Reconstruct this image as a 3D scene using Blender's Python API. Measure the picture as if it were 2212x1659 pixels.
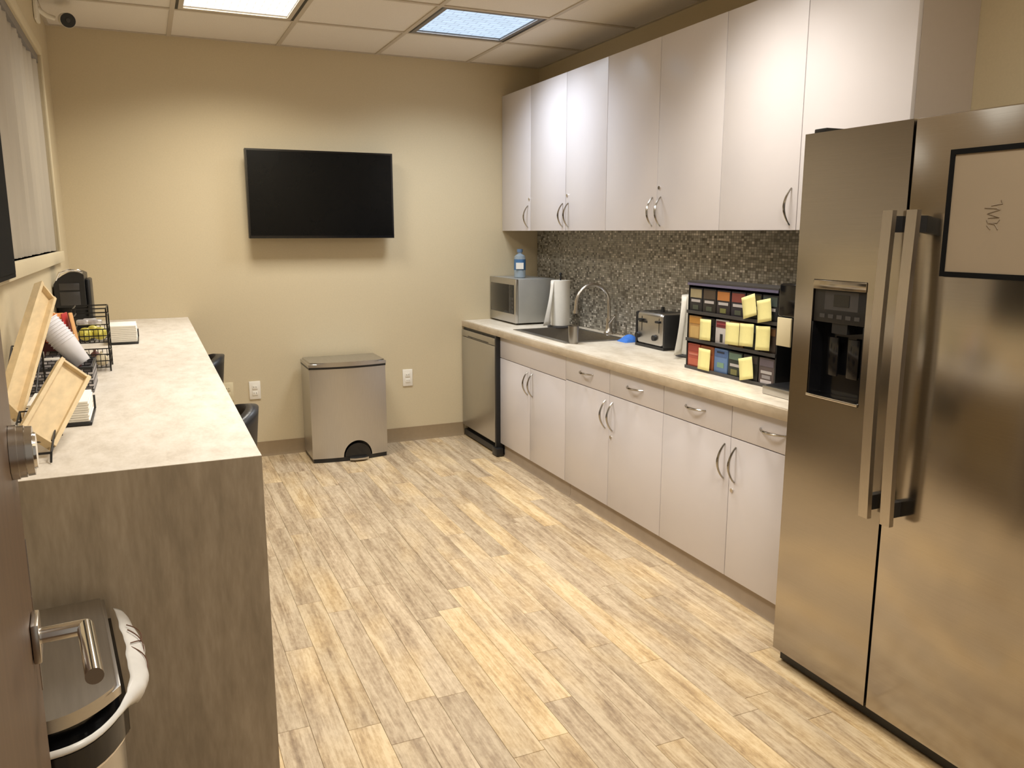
import bpy, bmesh, math, random
from mathutils import Vector, Matrix, Euler
R = math.radians
random.seed(7)
for o in list(bpy.data.objects): bpy.data.objects.remove(o)
SC = bpy.context.scene
COL = SC.collection

# ------------------------------------------------------------------ camera, world, exposure
CAMZ = 1.47
PITCH = math.atan(329 / 1755.0); YAW = math.atan(798 / math.hypot(1755.0, 329))
cd = bpy.data.cameras.new('camera'); cam = bpy.data.objects.new('camera', cd); COL.objects.link(cam)
cd.sensor_fit = 'HORIZONTAL'; cd.sensor_width = 36; cd.lens = 1755 / 2212 * 36; cd.clip_start = 0.02
cam.location = (0, 0, CAMZ); cam.rotation_euler = (R(90) - PITCH, 0, -YAW)
SC.camera = cam
W = bpy.data.worlds.new('world'); SC.world = W; W.use_nodes = True
W.node_tree.nodes['Background'].inputs[0].default_value = (1.0, 0.92, 0.80, 1)
W.node_tree.nodes['Background'].inputs[1].default_value = 0.3
vs = SC.view_settings
vs.view_transform = 'Standard'; vs.look = 'None'; vs.gamma = 1; vs.use_curve_mapping = False
vs.exposure = 0.12
WARM = (1.0, 0.95, 0.86); COOL = (0.84, 0.91, 1.0)
P_WARM = 19; P_COOL = 16; P_MID = 14; P_FILL = 27; SPREAD = 140; SPREAD_MID = 122; SPREAD_FILL = 175
ROOM = dict(x0=-0.41, x1=2.65, y0=0.2, y1=5.46, z1=2.606)
CEIL = 2.606

def px(u, v, axis, val):
    """photo pixel -> point on the plane axis=val"""
    cp, sp, cy, sy = math.cos(PITCH), math.sin(PITCH), math.cos(YAW), math.sin(YAW)
    fw = Vector((sy*cp, cy*cp, -sp)); rt = Vector((cy, -sy, 0)); up = rt.cross(fw)
    d = fw*1755 + rt*(u-1106) - up*(v-829.5)
    c = Vector((0, 0, CAMZ)); return c + d*((val-c[axis])/d[axis])

# ------------------------------------------------------------------ materials
def S(r, g, b):
    f = lambda c: (c/255/12.92) if c/255 <= .04045 else ((c/255+.055)/1.055)**2.4
    return (f(r), f(g), f(b), 1)
class NT:
    def __init__(s, name):
        s.m = bpy.data.materials.new(name); s.m.use_nodes = True; s.t = s.m.node_tree
        s.p = s.t.nodes['Principled BSDF']
    def n(s, ty, **kw):
        n = s.t.nodes.new(ty)
        for k, v in kw.items():
            if k.startswith('i_'):
                key = k[2:]; key = int(key) if key.isdigit() else key.replace('_', ' ')
                n.inputs[key].default_value = v
            else: setattr(n, k, v)
        return n
    def l(s, a, ao, b, bi): s.t.links.new(a.outputs[ao], b.inputs[bi])
    def ramp(s, stops):
        n = s.t.nodes.new('ShaderNodeValToRGB'); cr = n.color_ramp
        while len(cr.elements) < len(stops): cr.elements.new(.5)
        for e, (p, c) in zip(cr.elements, stops): e.position = p; e.color = c
        return n
MATS = {}
def mat(name, col, rough=.5, metal=0, noise=0.0, nscale=40, stretch=(1, 1, 1), bump=0.0, spec=.5, coat=0, trans=0, alpha=1, emit=None, es=0, aniso=0, sss=0):
    if name in MATS: return MATS[name]
    a = NT(name); p = a.p
    p.inputs['Base Color'].default_value = col; p.inputs['Roughness'].default_value = rough
    p.inputs['Metallic'].default_value = metal; p.inputs['Specular IOR Level'].default_value = spec
    p.inputs['Coat Weight'].default_value = coat; p.inputs['Coat Roughness'].default_value = .08
    p.inputs['Transmission Weight'].default_value = trans; p.inputs['Alpha'].default_value = alpha
    p.inputs['Anisotropic'].default_value = aniso
    if emit: p.inputs['Emission Color'].default_value = emit; p.inputs['Emission Strength'].default_value = es
    tc = a.n('ShaderNodeTexCoord'); mp = a.n('ShaderNodeMapping'); mp.inputs['Scale'].default_value = stretch
    nz = a.n('ShaderNodeTexNoise'); nz.inputs['Scale'].default_value = nscale; nz.inputs['Detail'].default_value = 4
    a.l(tc, 'Object', mp, 0); a.l(mp, 0, nz, 'Vector')
    if noise:
        lo = tuple(c*(1-noise) for c in col[:3])+(1,); hi = tuple(min(1, c*(1+noise)) for c in col[:3])+(1,)
        r = a.ramp([(.3, lo), (.7, hi)]); a.l(nz, 0, r, 0); a.l(r, 0, p, 'Base Color')
    if bump:
        b = a.n('ShaderNodeBump'); b.inputs['Strength'].default_value = bump; b.inputs['Distance'].default_value = .002
        a.l(nz, 0, b, 'Height'); a.l(b, 0, p, 'Normal')
    MATS[name] = a.m; return a.m

M_WALL = mat('wall_paint', S(205, 190, 158), .75, noise=.02, nscale=120, bump=.12, spec=.3)
M_CEIL = mat('ceiling_tile_board', S(228, 220, 208), .9, noise=.05, nscale=260, bump=.25, spec=.1)
M_GRID = mat('ceiling_grid_metal', S(196, 184, 166), .5)
M_BASEB = mat('vinyl_cove_base', S(146, 126, 97), .5, noise=.04, nscale=30)
M_WHITE = mat('white_gloss_laminate', S(220, 215, 217), .26, noise=.008, nscale=8, spec=.5)
M_CARC = mat('cabinet_carcass', S(196, 186, 178), .5, noise=.01, nscale=9)
M_STEEL = mat('brushed_steel', (.52, .505, .485, 1), .30, 1, noise=.06, nscale=30, stretch=(4, .25, 60), bump=.02)
M_STEEL_V = mat('brushed_steel_vertical', (.56, .55, .535, 1), .34, 1, noise=.06, nscale=30, stretch=(60, 60, .5), bump=.02)
M_FRIDGE = mat('fridge_steel', (.47, .43, .375, 1), .17, 1, noise=.05, nscale=24, stretch=(1, .4, 70), bump=.008)
M_SINK = mat('sink_steel', (.36, .34, .31, 1), .35, 1, noise=.08, nscale=30, stretch=(40, 1, 1))
M_CHROME = mat('chrome', (.78, .76, .73, 1), .14, 1, noise=.02, nscale=20)
M_PULL = mat('pull_chrome', (.42, .40, .37, 1), .16, 1, noise=.02, nscale=20)
M_NICKEL = mat('satin_nickel', (.62, .58, .53, 1), .27, 1, noise=.04, nscale=60)
M_BLACK = mat('black_plastic', (.012, .012, .013, 1), .38, noise=.1, nscale=60)
M_BLACKG = mat('black_gloss', (.006, .006, .007, 1), .12, noise=.1, nscale=20)
M_SCREEN = mat('tv_screen_glass', (.004, .004, .004, 1), .2, noise=.1, nscale=5, spec=.15)
M_MATTE = mat('matte_black', (.005, .005, .005, 1), .8, noise=.1, nscale=60, spec=.1)
M_GREYP = mat('grey_plastic', S(120, 116, 114), .4, noise=.04, nscale=50)
M_DKGREY = mat('dark_grey_plastic', S(62, 60, 60), .4, noise=.05, nscale=50)
M_WIRE = mat('black_wire', (.015, .014, .013, 1), .35, .3, noise=.1, nscale=50)
M_PAPER = mat('white_paper', S(238, 234, 224), .85, noise=.015, nscale=80, bump=.08, spec=.2)
M_NOTE = mat('yellow_note_paper', S(236, 227, 158), .8, noise=.02, nscale=50, spec=.2)
M_WPLAS = mat('white_plastic', S(236, 230, 216), .4, noise=.01, nscale=50)
M_CREAM = mat('cream_plastic', S(216, 203, 168), .45, noise=.01, nscale=50)
M_BAG = mat('thin_white_bag', S(226, 224, 220), .3, noise=.03, nscale=30, bump=.6)
M_TRIM = mat('cream_window_trim', S(214, 200, 168), .5, noise=.015, nscale=30)
M_DOOR = mat('brown_wood_door', S(92, 70, 52), .42, noise=.16, nscale=6, stretch=(8, 8, .6))
M_TROUGH = mat('pale_wood', S(214, 190, 148), .6, noise=.10, nscale=9, stretch=(6, .7, 6))
M_GROUT = mat('floor_gap', S(126, 102, 76), .8, noise=.05, nscale=30)
M_TOE = mat('grey_brown_toe_kick', S(168, 152, 134), .5, noise=.06, nscale=12, stretch=(1, 1, 1))
M_BLIND = mat('vertical_blind_vinyl', S(178, 168, 151), .6, noise=.03, nscale=20, stretch=(1, 1, .2))
M_LENSWIN = mat('window_glass', (.8, .85, .85, 1), .03, trans=1.0, noise=.01, nscale=4)

def laminate(name, lo, mid, hi, rough, axis):
    a = NT(name); tc = a.n('ShaderNodeTexCoord'); mp = a.n('ShaderNodeMapping'); a.l(tc, 'Object', mp, 0)
    mp.inputs['Scale'].default_value = axis
    n1 = a.n('ShaderNodeTexNoise'); n1.inputs['Scale'].default_value = 7; n1.inputs['Detail'].default_value = 8; n1.inputs['Roughness'].default_value = .65
    n2 = a.n('ShaderNodeTexNoise'); n2.inputs['Scale'].default_value = 38; n2.inputs['Detail'].default_value = 5
    a.l(mp, 0, n1, 'Vector'); a.l(mp, 0, n2, 'Vector')
    mx = a.n('ShaderNodeMath', operation='MULTIPLY_ADD'); mx.inputs[1].default_value = .35; a.l(n2, 0, mx, 0); a.l(n1, 0, mx, 2)
    r = a.ramp([(.50, lo), (.66, mid), (.84, hi)]); a.l(mx, 0, r, 0); a.l(r, 0, a.p, 'Base Color')
    a.p.inputs['Roughness'].default_value = rough
    b = a.n('ShaderNodeBump'); b.inputs['Strength'].default_value = .08; b.inputs['Distance'].default_value = .002; a.l(n2, 0, b, 'Height'); a.l(b, 0, a.p, 'Normal')
    return a.m
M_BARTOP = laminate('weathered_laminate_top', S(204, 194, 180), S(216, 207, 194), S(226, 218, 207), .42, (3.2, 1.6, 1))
M_BAREND_SHADED = laminate('weathered_laminate_shaded', S(140, 127, 109), S(154, 140, 121), S(168, 154, 135), .45, (2.4, 2.4, .45))  # top laminate darkened: the end panel's shade is put into its colour
M_COUNTER = laminate('pale_counter_laminate', S(202, 190, 170), S(220, 209, 190), S(232, 223, 207), .4, (1.5, .8, 1))
M_COUNTER_EDGE = laminate('counter_edge_laminate', S(176, 160, 136), S(192, 176, 152), S(206, 190, 166), .45, (1, .5, 1))

def plank_material():
    a = NT('oak_plank'); tc = a.n('ShaderNodeTexCoord'); oi = a.n('ShaderNodeObjectInfo')
    cm = a.n('ShaderNodeCombineXYZ'); m1 = a.n('ShaderNodeMath', operation='MULTIPLY'); m1.inputs[1].default_value = 53.0
    m2 = a.n('ShaderNodeMath', operation='MULTIPLY'); m2.inputs[1].default_value = 211.0
    a.l(oi, 'Random', m1, 0); a.l(oi, 'Random', m2, 0); a.l(m1, 0, cm, 0); a.l(m2, 0, cm, 1)
    ad = a.n('ShaderNodeVectorMath', operation='ADD'); a.l(tc, 'Object', ad, 0); a.l(cm, 0, ad, 1)
    mp = a.n('ShaderNodeMapping'); mp.inputs['Scale'].default_value = (1, .09, 1); a.l(ad, 0, mp, 0)
    n1 = a.n('ShaderNodeTexNoise'); n1.inputs['Scale'].default_value = 26; n1.inputs['Detail'].default_value = 6; n1.inputs['Roughness'].default_value = .6; n1.inputs['Distortion'].default_value = .35
    a.l(mp, 0, n1, 'Vector')
    mp2 = a.n('ShaderNodeMapping'); mp2.inputs['Scale'].default_value = (1, .05, 1); a.l(ad, 0, mp2, 0)
    n2 = a.n('ShaderNodeTexNoise'); n2.inputs['Scale'].default_value = 150; n2.inputs['Detail'].default_value = 3; a.l(mp2, 0, n2, 'Vector')
    mp3 = a.n('ShaderNodeMapping'); mp3.inputs['Scale'].default_value = (1, .45, 1); a.l(ad, 0, mp3, 0)
    n3 = a.n('ShaderNodeTexNoise'); n3.inputs['Scale'].default_value = 5.5; n3.inputs['Detail'].default_value = 2; a.l(mp3, 0, n3, 'Vector')
    sm = a.n('ShaderNodeMath', operation='MULTIPLY_ADD'); sm.inputs[1].default_value = .34; a.l(n2, 0, sm, 0)
    mp4 = a.n('ShaderNodeMapping'); mp4.inputs['Scale'].default_value = (1, .4, 1); a.l(ad, 0, mp4, 0)
    n4 = a.n('ShaderNodeTexNoise'); n4.inputs['Scale'].default_value = 75; n4.inputs['Detail'].default_value = 4; n4.inputs['Roughness'].default_value = .7; a.l(mp4, 0, n4, 'Vector')
    s0 = a.n('ShaderNodeMath', operation='MULTIPLY_ADD'); s0.inputs[1].default_value = .42; a.l(n4, 0, s0, 0)
    s1 = a.n('ShaderNodeMath', operation='MULTIPLY_ADD'); s1.inputs[1].default_value = .72; s1.inputs[2].default_value = -.07; a.l(n1, 0, s1, 0); a.l(s1, 0, s0, 2); a.l(s0, 0, sm, 2)
    r1 = a.ramp([(.45, S(132, 111, 87)), (.62, S(172, 151, 123)), (.79, S(202, 183, 154))])    # grey-tan
    r2 = a.ramp([(.46, S(160, 131, 93)), (.62, S(200, 171, 126)), (.78, S(224, 200, 158))])    # honey
    a.l(sm, 0, r1, 0); a.l(sm, 0, r2, 0)
    # honey share: per plank + soft patches
    k = a.n('ShaderNodeMath', operation='MULTIPLY_ADD'); k.inputs[1].default_value = 1.1; a.l(oi, 'Random', k, 0)
    k2 = a.n('ShaderNodeMath', operation='MULTIPLY_ADD'); k2.inputs[1].default_value = 2.2; k2.inputs[2].default_value = -1.42; a.l(n3, 0, k2, 0)
    a.l(k2, 0, k, 2)
    cl = a.n('ShaderNodeClamp'); a.l(k, 0, cl, 0)
    mix = a.n('ShaderNodeMix', data_type='RGBA'); a.l(cl, 0, mix, 'Factor'); a.l(r1, 0, mix, 6); a.l(r2, 0, mix, 7)
    hs = a.n('ShaderNodeHueSaturation'); f = a.n('ShaderNodeMath', operation='FRACT'); fm = a.n('ShaderNodeMath', operation='MULTIPLY'); fm.inputs[1].default_value = 17.3
    a.l(oi, 'Random', fm, 0); a.l(fm, 0, f, 0)
    mr = a.n('ShaderNodeMapRange'); mr.inputs[3].default_value = .91; mr.inputs[4].default_value = 1.05; a.l(f, 0, mr, 0); a.l(mr, 0, hs, 'Value'); a.l(mix, 2, hs, 'Color')
    a.l(hs, 0, a.p, 'Base Color'); a.p.inputs['Roughness'].default_value = .45; a.p.inputs['Specular IOR Level'].default_value = .35
    b = a.n('ShaderNodeBump'); b.inputs['Strength'].default_value = .12; b.inputs['Distance'].default_value = .002; a.l(sm, 0, b, 'Height'); a.l(b, 0, a.p, 'Normal')
    return a.m
M_PLANK = plank_material()

def mosaic_material():
    a = NT('mosaic_tile'); g = a.n('ShaderNodeNewGeometry'); sp = a.n('ShaderNodeSeparateXYZ'); a.l(g, 'Position', sp, 0)
    def cell(out, size):
        d = a.n('ShaderNodeMath', operation='DIVIDE'); d.inputs[1].default_value = size; a.l(sp, out, d, 0)
        fl = a.n('ShaderNodeMath', operation='FLOOR'); fr = a.n('ShaderNodeMath', operation='FRACT'); a.l(d, 0, fl, 0); a.l(d, 0, fr, 0); return fl, fr
    fy, ry = cell('Y', .019); fz, rz = cell('Z', .0125)
    c = a.n('ShaderNodeCombineXYZ'); a.l(fy, 0, c, 0); a.l(fz, 0, c, 1)
    wn = a.n('ShaderNodeTexWhiteNoise', noise_dimensions='2D'); a.l(c, 0, wn, 'Vector')
    r = a.ramp([(0, S(98, 93, 84)), (.25, S(134, 129, 118)), (.5, S(158, 154, 142)), (.72, S(166, 162, 150)), (.9, S(190, 184, 172)), (1, S(230, 224, 214))])
    a.l(wn, 0, r, 0)
    def edge(fr):
        s = a.n('ShaderNodeMath', operation='SUBTRACT'); s.inputs[1].default_value = .5; a.l(fr, 0, s, 0)
        ab = a.n('ShaderNodeMath', operation='ABSOLUTE'); a.l(s, 0, ab, 0)
        gt = a.n('ShaderNodeMath', operation='GREATER_THAN'); gt.inputs[1].default_value = .44; a.l(ab, 0, gt, 0); return gt
    e = a.n('ShaderNodeMath', operation='MAXIMUM'); a.l(edge(ry), 0, e, 0); a.l(edge(rz), 0, e, 1)
    mx = a.n('ShaderNodeMix', data_type='RGBA'); mx.inputs[7].default_value = S(94, 88, 80); a.l(e, 0, mx, 'Factor'); a.l(r, 0, mx, 6)
    a.l(mx, 2, a.p, 'Base Color')
    rr = a.n('ShaderNodeMapRange'); rr.inputs[3].default_value = .18; rr.inputs[4].default_value = .55; a.l(wn, 0, rr, 0); a.l(rr, 0, a.p, 'Roughness')
    b = a.n('ShaderNodeBump', invert=True); b.inputs['Strength'].default_value = .5; b.inputs['Distance'].default_value = .002; a.l(e, 0, b, 'Height'); a.l(b, 0, a.p, 'Normal')
    return a.m
M_MOSAIC = mosaic_material()

def lens_material(name, col, strength):
    """prismatic troffer lens: glowing panel with a fine cell pattern"""
    a = NT(name); tc = a.n('ShaderNodeTexCoord'); br = a.n('ShaderNodeTexBrick')
    br.inputs['Scale'].default_value = 1; br.inputs['Brick Width'].default_value = .075; br.inputs['Row Height'].default_value = .045; br.inputs['Mortar Size'].default_value = .003
    br.inputs['Color1'].default_value = col; br.inputs['Color2'].default_value = tuple(c*.9 for c in col[:3])+(1,); br.inputs['Mortar'].default_value = tuple(c*.62 for c in col[:3])+(1,)
    a.l(tc, 'Object', br, 'Vector'); a.l(br, 0, a.p, 'Emission Color'); a.p.inputs['Emission Strength'].default_value = strength
    a.p.inputs['Base Color'].default_value = (.08, .08, .08, 1); a.p.inputs['Roughness'].default_value = .4
    return a.m
M_LENS_W = lens_material('warm_lens', (1, .97, .90, 1), 1.35)
M_LENS_C = lens_material('cool_lens', (.62, .80, 1.0, 1), .95)

def weave_material():
    a = NT('black_white_weave'); tc = a.n('ShaderNodeTexCoord'); ck = a.n('ShaderNodeTexBrick')
    ck.inputs['Scale'].default_value = 1; ck.inputs['Brick Width'].default_value = .022; ck.inputs['Row Height'].default_value = .010; ck.inputs['Mortar Size'].default_value = .0016
    ck.inputs['Color1'].default_value = S(196, 190, 190); ck.inputs['Color2'].default_value = S(30, 28, 32); ck.inputs['Mortar'].default_value = S(20, 18, 20)
    mp = a.n('ShaderNodeMapping'); mp.inputs['Rotation'].default_value = (R(90), 0, 0); a.l(tc, 'Object', mp, 0); a.l(mp, 0, ck, 'Vector'); a.l(ck, 0, a.p, 'Base Color')
    a.p.inputs['Roughness'].default_value = .6
    b = a.n('ShaderNodeBump'); b.inputs['Strength'].default_value = .4; b.inputs['Distance'].default_value = .002; a.l(ck, 1, b, 'Height'); a.l(b, 0, a.p, 'Normal')
    return a.m
M_WEAVE = weave_material()

# ------------------------------------------------------------------ mesh helpers
class B:
    def __init__(s): s.bm = bmesh.new()
    def box(s, x0, x1, y0, y1, z0, z1, bev=0, seg=2, mtx=None):
        r = bmesh.ops.create_cube(s.bm, size=1); vs = r['verts']
        for v in vs: v.co = Vector(((x0+x1)/2+v.co.x*(x1-x0), (y0+y1)/2+v.co.y*(y1-y0), (z0+z1)/2+v.co.z*(z1-z0)))
        if bev:
            es = list({e for v in vs for e in v.link_edges})
            r = bmesh.ops.bevel(s.bm, geom=es, offset=bev, segments=seg, profile=.5, affect='EDGES'); vs = list({v for f in r['faces'] for v in f.verts} | {v for v in vs if v.is_valid})
        if mtx is not None:
            for v in vs: v.co = mtx @ v.co
        return s
    def frame(s, p0, p1):
        d = (p1-p0).normalized(); a = Vector((0, 0, 1)) if abs(d.z) < .9 else Vector((1, 0, 0))
        x = d.cross(a).normalized(); return x, d.cross(x).normalized()
    def cyl(s, p0, p1, r0, r1=None, n=16, cap=True):
        p0, p1 = Vector(p0), Vector(p1); r1 = r0 if r1 is None else r1; x, y = s.frame(p0, p1); a, b = [], []
        for i in range(n):
            t = 2*math.pi*i/n; d = x*math.cos(t)+y*math.sin(t); a.append(s.bm.verts.new(p0+d*r0)); b.append(s.bm.verts.new(p1+d*r1))
        for i in range(n): s.bm.faces.new((a[i], a[(i+1) % n], b[(i+1) % n], b[i]))
        if cap: s.bm.faces.new(a[::-1]); s.bm.faces.new(b)
        return s
    def tube(s, pts, r, n=8, closed=False):
        pts = [Vector(p) for p in pts]; N = len(pts); rings = []; X = None
        for i, p in enumerate(pts):
            if closed: d = (pts[(i+1) % N]-pts[i-1]).normalized()
            else: d = (pts[min(i+1, N-1)]-pts[max(i-1, 0)]).normalized()
            if X is None: X = d.orthogonal().normalized()
            else: X = (X-d*X.dot(d)).normalized()
            Y = d.cross(X); rr = r[i] if isinstance(r, (list, tuple)) else r
            rings.append([s.bm.verts.new(p+(X*math.cos(2*math.pi*k/n)+Y*math.sin(2*math.pi*k/n))*rr) for k in range(n)])
        for i in range(N if closed else N-1):
            a, b = rings[i], rings[(i+1) % N]
            for k in range(n): s.bm.faces.new((a[k], a[(k+1) % n], b[(k+1) % n], b[k]))
        if not closed: s.bm.faces.new(rings[0][::-1]); s.bm.faces.new(rings[-1])
        return s
    def lathe(s, prof, c=(0, 0, 0), n=24, mtx=None, capb=True, capt=True, sx=1, sy=1):
        rings = []
        for r, z in prof:
            rings.append([s.bm.verts.new((c[0]+sx*r*math.cos(2*math.pi*k/n), c[1]+sy*r*math.sin(2*math.pi*k/n), c[2]+z)) for k in range(n)])
        for a, b in zip(rings, rings[1:]):
            for k in range(n): s.bm.faces.new((a[k], a[(k+1) % n], b[(k+1) % n], b[k]))
        if capb: s.bm.faces.new(rings[0][::-1])
        if capt: s.bm.faces.new(rings[-1])
        if mtx is not None:
            for rg in rings:
                for v in rg: v.co = mtx @ v.co
        return s
    def prism(s, poly, axis, a, b):
        def P(p, t):
            q = list(p); q.insert(axis, t); return Vector(q)
        A = [s.bm.verts.new(P(p, a)) for p in poly]; Bv = [s.bm.verts.new(P(p, b)) for p in poly]; n = len(poly)
        for i in range(n): s.bm.faces.new((A[i], A[(i+1) % n], Bv[(i+1) % n], Bv[i]))
        s.bm.faces.new(A[::-1]); s.bm.faces.new(Bv); return s
    def sphere(s, c, r, sx=1, sy=1, sz=1, u=14, v=10):
        q = bmesh.ops.create_uvsphere(s.bm, u_segments=u, v_segments=v, radius=r)
        for x in q['verts']: x.co = Vector((c[0]+x.co.x*sx, c[1]+x.co.y*sy, c[2]+x.co.z*sz))
        return s
    def grid(s, fn, nu, nv):
        V = [[s.bm.verts.new(fn(i/nu, j/nv)) for j in range(nv+1)] for i in range(nu+1)]
        for i in range(nu):
            for j in range(nv): s.bm.faces.new((V[i][j], V[i+1][j], V[i+1][j+1], V[i][j+1]))
        return s
    def build(s, name, m, parent=None, org=None, sharp=40):
        bmesh.ops.recalc_face_normals(s.bm, faces=s.bm.faces)
        me = bpy.data.meshes.new(name)
        if parent is not None:
            w = Vector((0, 0, 0)); q = parent
            while q is not None: w += q.location; q = q.parent
            org = w if org is None else Vector(org)
        else:
            w = Vector((0, 0, 0))
            if org is None:
                co = [v.co for v in s.bm.verts]; lo = [min(c[i] for c in co) for i in range(3)]; hi = [max(c[i] for c in co) for i in range(3)]
                org = ((lo[0]+hi[0])/2, (lo[1]+hi[1])/2, lo[2])
            org = Vector(org)
        for v in s.bm.verts: v.co -= org
        for f in s.bm.faces: f.smooth = True
        s.bm.to_mesh(me); s.bm.free(); me.set_sharp_from_angle(angle=R(sharp)); me.materials.append(m)
        o = bpy.data.objects.new(name, me); COL.objects.link(o); o.parent = parent; o.location = org-w
        return o
def tag(o, label, cat, group=None):
    o['label'] = label; o['category'] = cat
    if group: o['group'] = group
    return o
def struct(o): o['kind'] = 'structure'; return o
def thing(name, loc, label, cat, group=None):
    o = bpy.data.objects.new(name, None); COL.objects.link(o); o.location = loc; o.empty_display_size = .05
    return tag(o, label, cat, group)
def copy_tree(o, parent=None):
    c = o.copy(); COL.objects.link(c); c.parent = parent
    for ch in [x for x in bpy.data.objects if x.parent == o]: copy_tree(ch, c)
    return c
def bx(name, m, parent, *a, bev=0, **k): return B().box(*a, bev=bev).build(name, m, parent, **k)

# ------------------------------------------------------------------ room shell
X0, X1, Y0, Y1 = ROOM['x0'], ROOM['x1'], ROOM['y0'], ROOM['y1']
T = .12
floor = struct(bx('floor', M_GROUT, None, X0-T, X1+T, -2.0, Y1+T, -.10, -.004))
PW, PL = .10, .91
plank_mesh = {}
def plank(x0, x1, y0, y1):
    key = (round(x1-x0, 3), round(y1-y0, 3))
    if key not in plank_mesh:
        w, l = key[0]/2-.0003, key[1]/2-.0006; b = B(); c = .0008
        top = [(-w+c, -l+c, .004), (w-c, -l+c, .004), (w-c, l-c, .004), (-w+c, l-c, .004)]
        low = [(-w, -l, .0028), (w, -l, .0028), (w, l, .0028), (-w, l, .0028)]; bot = [(p[0], p[1], 0) for p in low]
        t, m_, q = [[b.bm.verts.new(p) for p in L] for L in (top, low, bot)]
        b.bm.faces.new(t); b.bm.faces.new(q[::-1])
        for i in range(4):
            j = (i+1) % 4; b.bm.faces.new((m_[i], m_[j], t[j], t[i])); b.bm.faces.new((q[i], q[j], m_[j], m_[i]))
        bmesh.ops.recalc_face_normals(b.bm, faces=b.bm.faces)
        me = bpy.data.meshes.new('plank'); b.bm.to_mesh(me); b.bm.free(); me.materials.append(M_PLANK); plank_mesh[key] = me
    o = bpy.data.objects.new('plank', plank_mesh[key]); COL.objects.link(o); o.parent = floor
    o.location = Vector(((x0+x1)/2, (y0+y1)/2, -.004))-floor.location
JOINT = {.45: 2.21, .55: 2.09, .65: 2.282, .75: 2.265, .85: 1.89, 1.05: 2.10}
k = 0; x = -.45
while x < X1-.001:
    xa, xb = max(x, X0), min(x+PW, X1)
    j0 = JOINT.get(round(x, 2), random.uniform(0, PL)); ya = Y0-.15
    nxt = j0-math.floor((j0-ya)/PL)*PL
    if nxt-ya < .04: nxt += PL
    while ya < Y1-.001:
        yb = min(nxt, Y1)
        if Y1-yb < .05: yb = Y1
        plank(xa, xb, ya, yb); ya = yb; nxt += PL
    x = round(x+PW, 3)

# walls
struct(bx('wall_back', M_WALL, None, X0-T, X1+T, Y1, Y1+T, 0, CEIL+.1))
wr = struct(bx('wall_right', M_WALL, None, X1, X1+T, Y0-.3, Y1, 0, CEIL+.1))
bx('backsplash', M_MOSAIC, wr, X1-.008, X1, 2.02, Y1-.006, .845, 1.4745)
WY0, WY1, WZ0, WZ1 = 2.78, 4.90, 1.37, 2.34
b = B()
b.box(X0-T, X0, Y0-.3, WY0, 0, CEIL+.1).box(X0-T, X0, WY1, Y1, 0, CEIL+.1).box(X0-T, X0, WY0, WY1, 0, WZ0).box(X0-T, X0, WY0, WY1, WZ1, CEIL+.1)
struct(b.build('wall_left', M_WALL))
DX0, DX1 = -.088, .84
b = B(); b.box(X0, DX0-.035, Y0-T, Y0, 0, CEIL+.1).box(DX1, X1, Y0-T, Y0, 0, CEIL+.1).box(DX0-.035, DX1, Y0-T, Y0, 2.13, CEIL+.1)
struct(b.build('wall_front', M_WALL))
# baseboards
b = B(); b.prism([(Y1, 0), (Y1, .098), (Y1-.006, .098), (Y1-.008, .02), (Y1-.016, 0)], 0, X0+.001, 2.05)
struct(b.build('baseboard_back', M_BASEB))
b = B(); b.prism([(X0, 0), (X0, .098), (X0+.006, .098), (X0+.008, .02), (X0+.016, 0)], 1, Y0+.002, Y1-.02)
struct(b.build('baseboard_left', M_BASEB))

# ceiling: slab, tiles, grid
ceil = struct(bx('ceiling', M_CEIL, None, X0-T, X1+T, Y0-T-.2, Y1+T, CEIL+.12, CEIL+.2))
GX = [X0, .225, .85, 1.475, 2.10, X1]
GY = [Y0, .44, 1.065, 1.69, 2.315, 2.94, 3.565, 4.19, 4.815, Y1]
LIGHTS = [(1, 7, 'w'), (3, 7, 'c'), (1, 4, 'w'), (3, 4, 'w'), (2, 1, 'w')]  # last entry: unseen troffer by the doorway, added as frontal fill
lit = {(i, j) for i, j, _ in LIGHTS}
for i in range(5):
    for j in range(9):
        if (i, j) in lit: continue
        bx('ceiling_tile', M_CEIL, ceil, GX[i]+.004, GX[i+1]-.004, GY[j]+.004, GY[j+1]-.004, CEIL, CEIL+.014)
for i, x in enumerate(GX[1:-1]): bx('grid_runner', M_GRID, ceil, x-.012, x+.012, Y0, Y1, CEIL-.006, CEIL-.0005)
for y in GY[1:-1]:
    for i in range(5): bx('grid_cross_tee', M_GRID, ceil, GX[i]+(.012 if i else 0), GX[i+1]-(.012 if i < 4 else 0), y-.012, y+.012, CEIL-.006, CEIL-.0005)
for x in (X0, X1-.02): bx('wall_angle', M_GRID, ceil, x, x+.02, Y0, Y1, CEIL-.005, CEIL-.0005)
bx('wall_angle', M_GRID, ceil, X0+.02, X1-.02, Y1-.02, Y1, CEIL-.005, CEIL-.0005)

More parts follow.
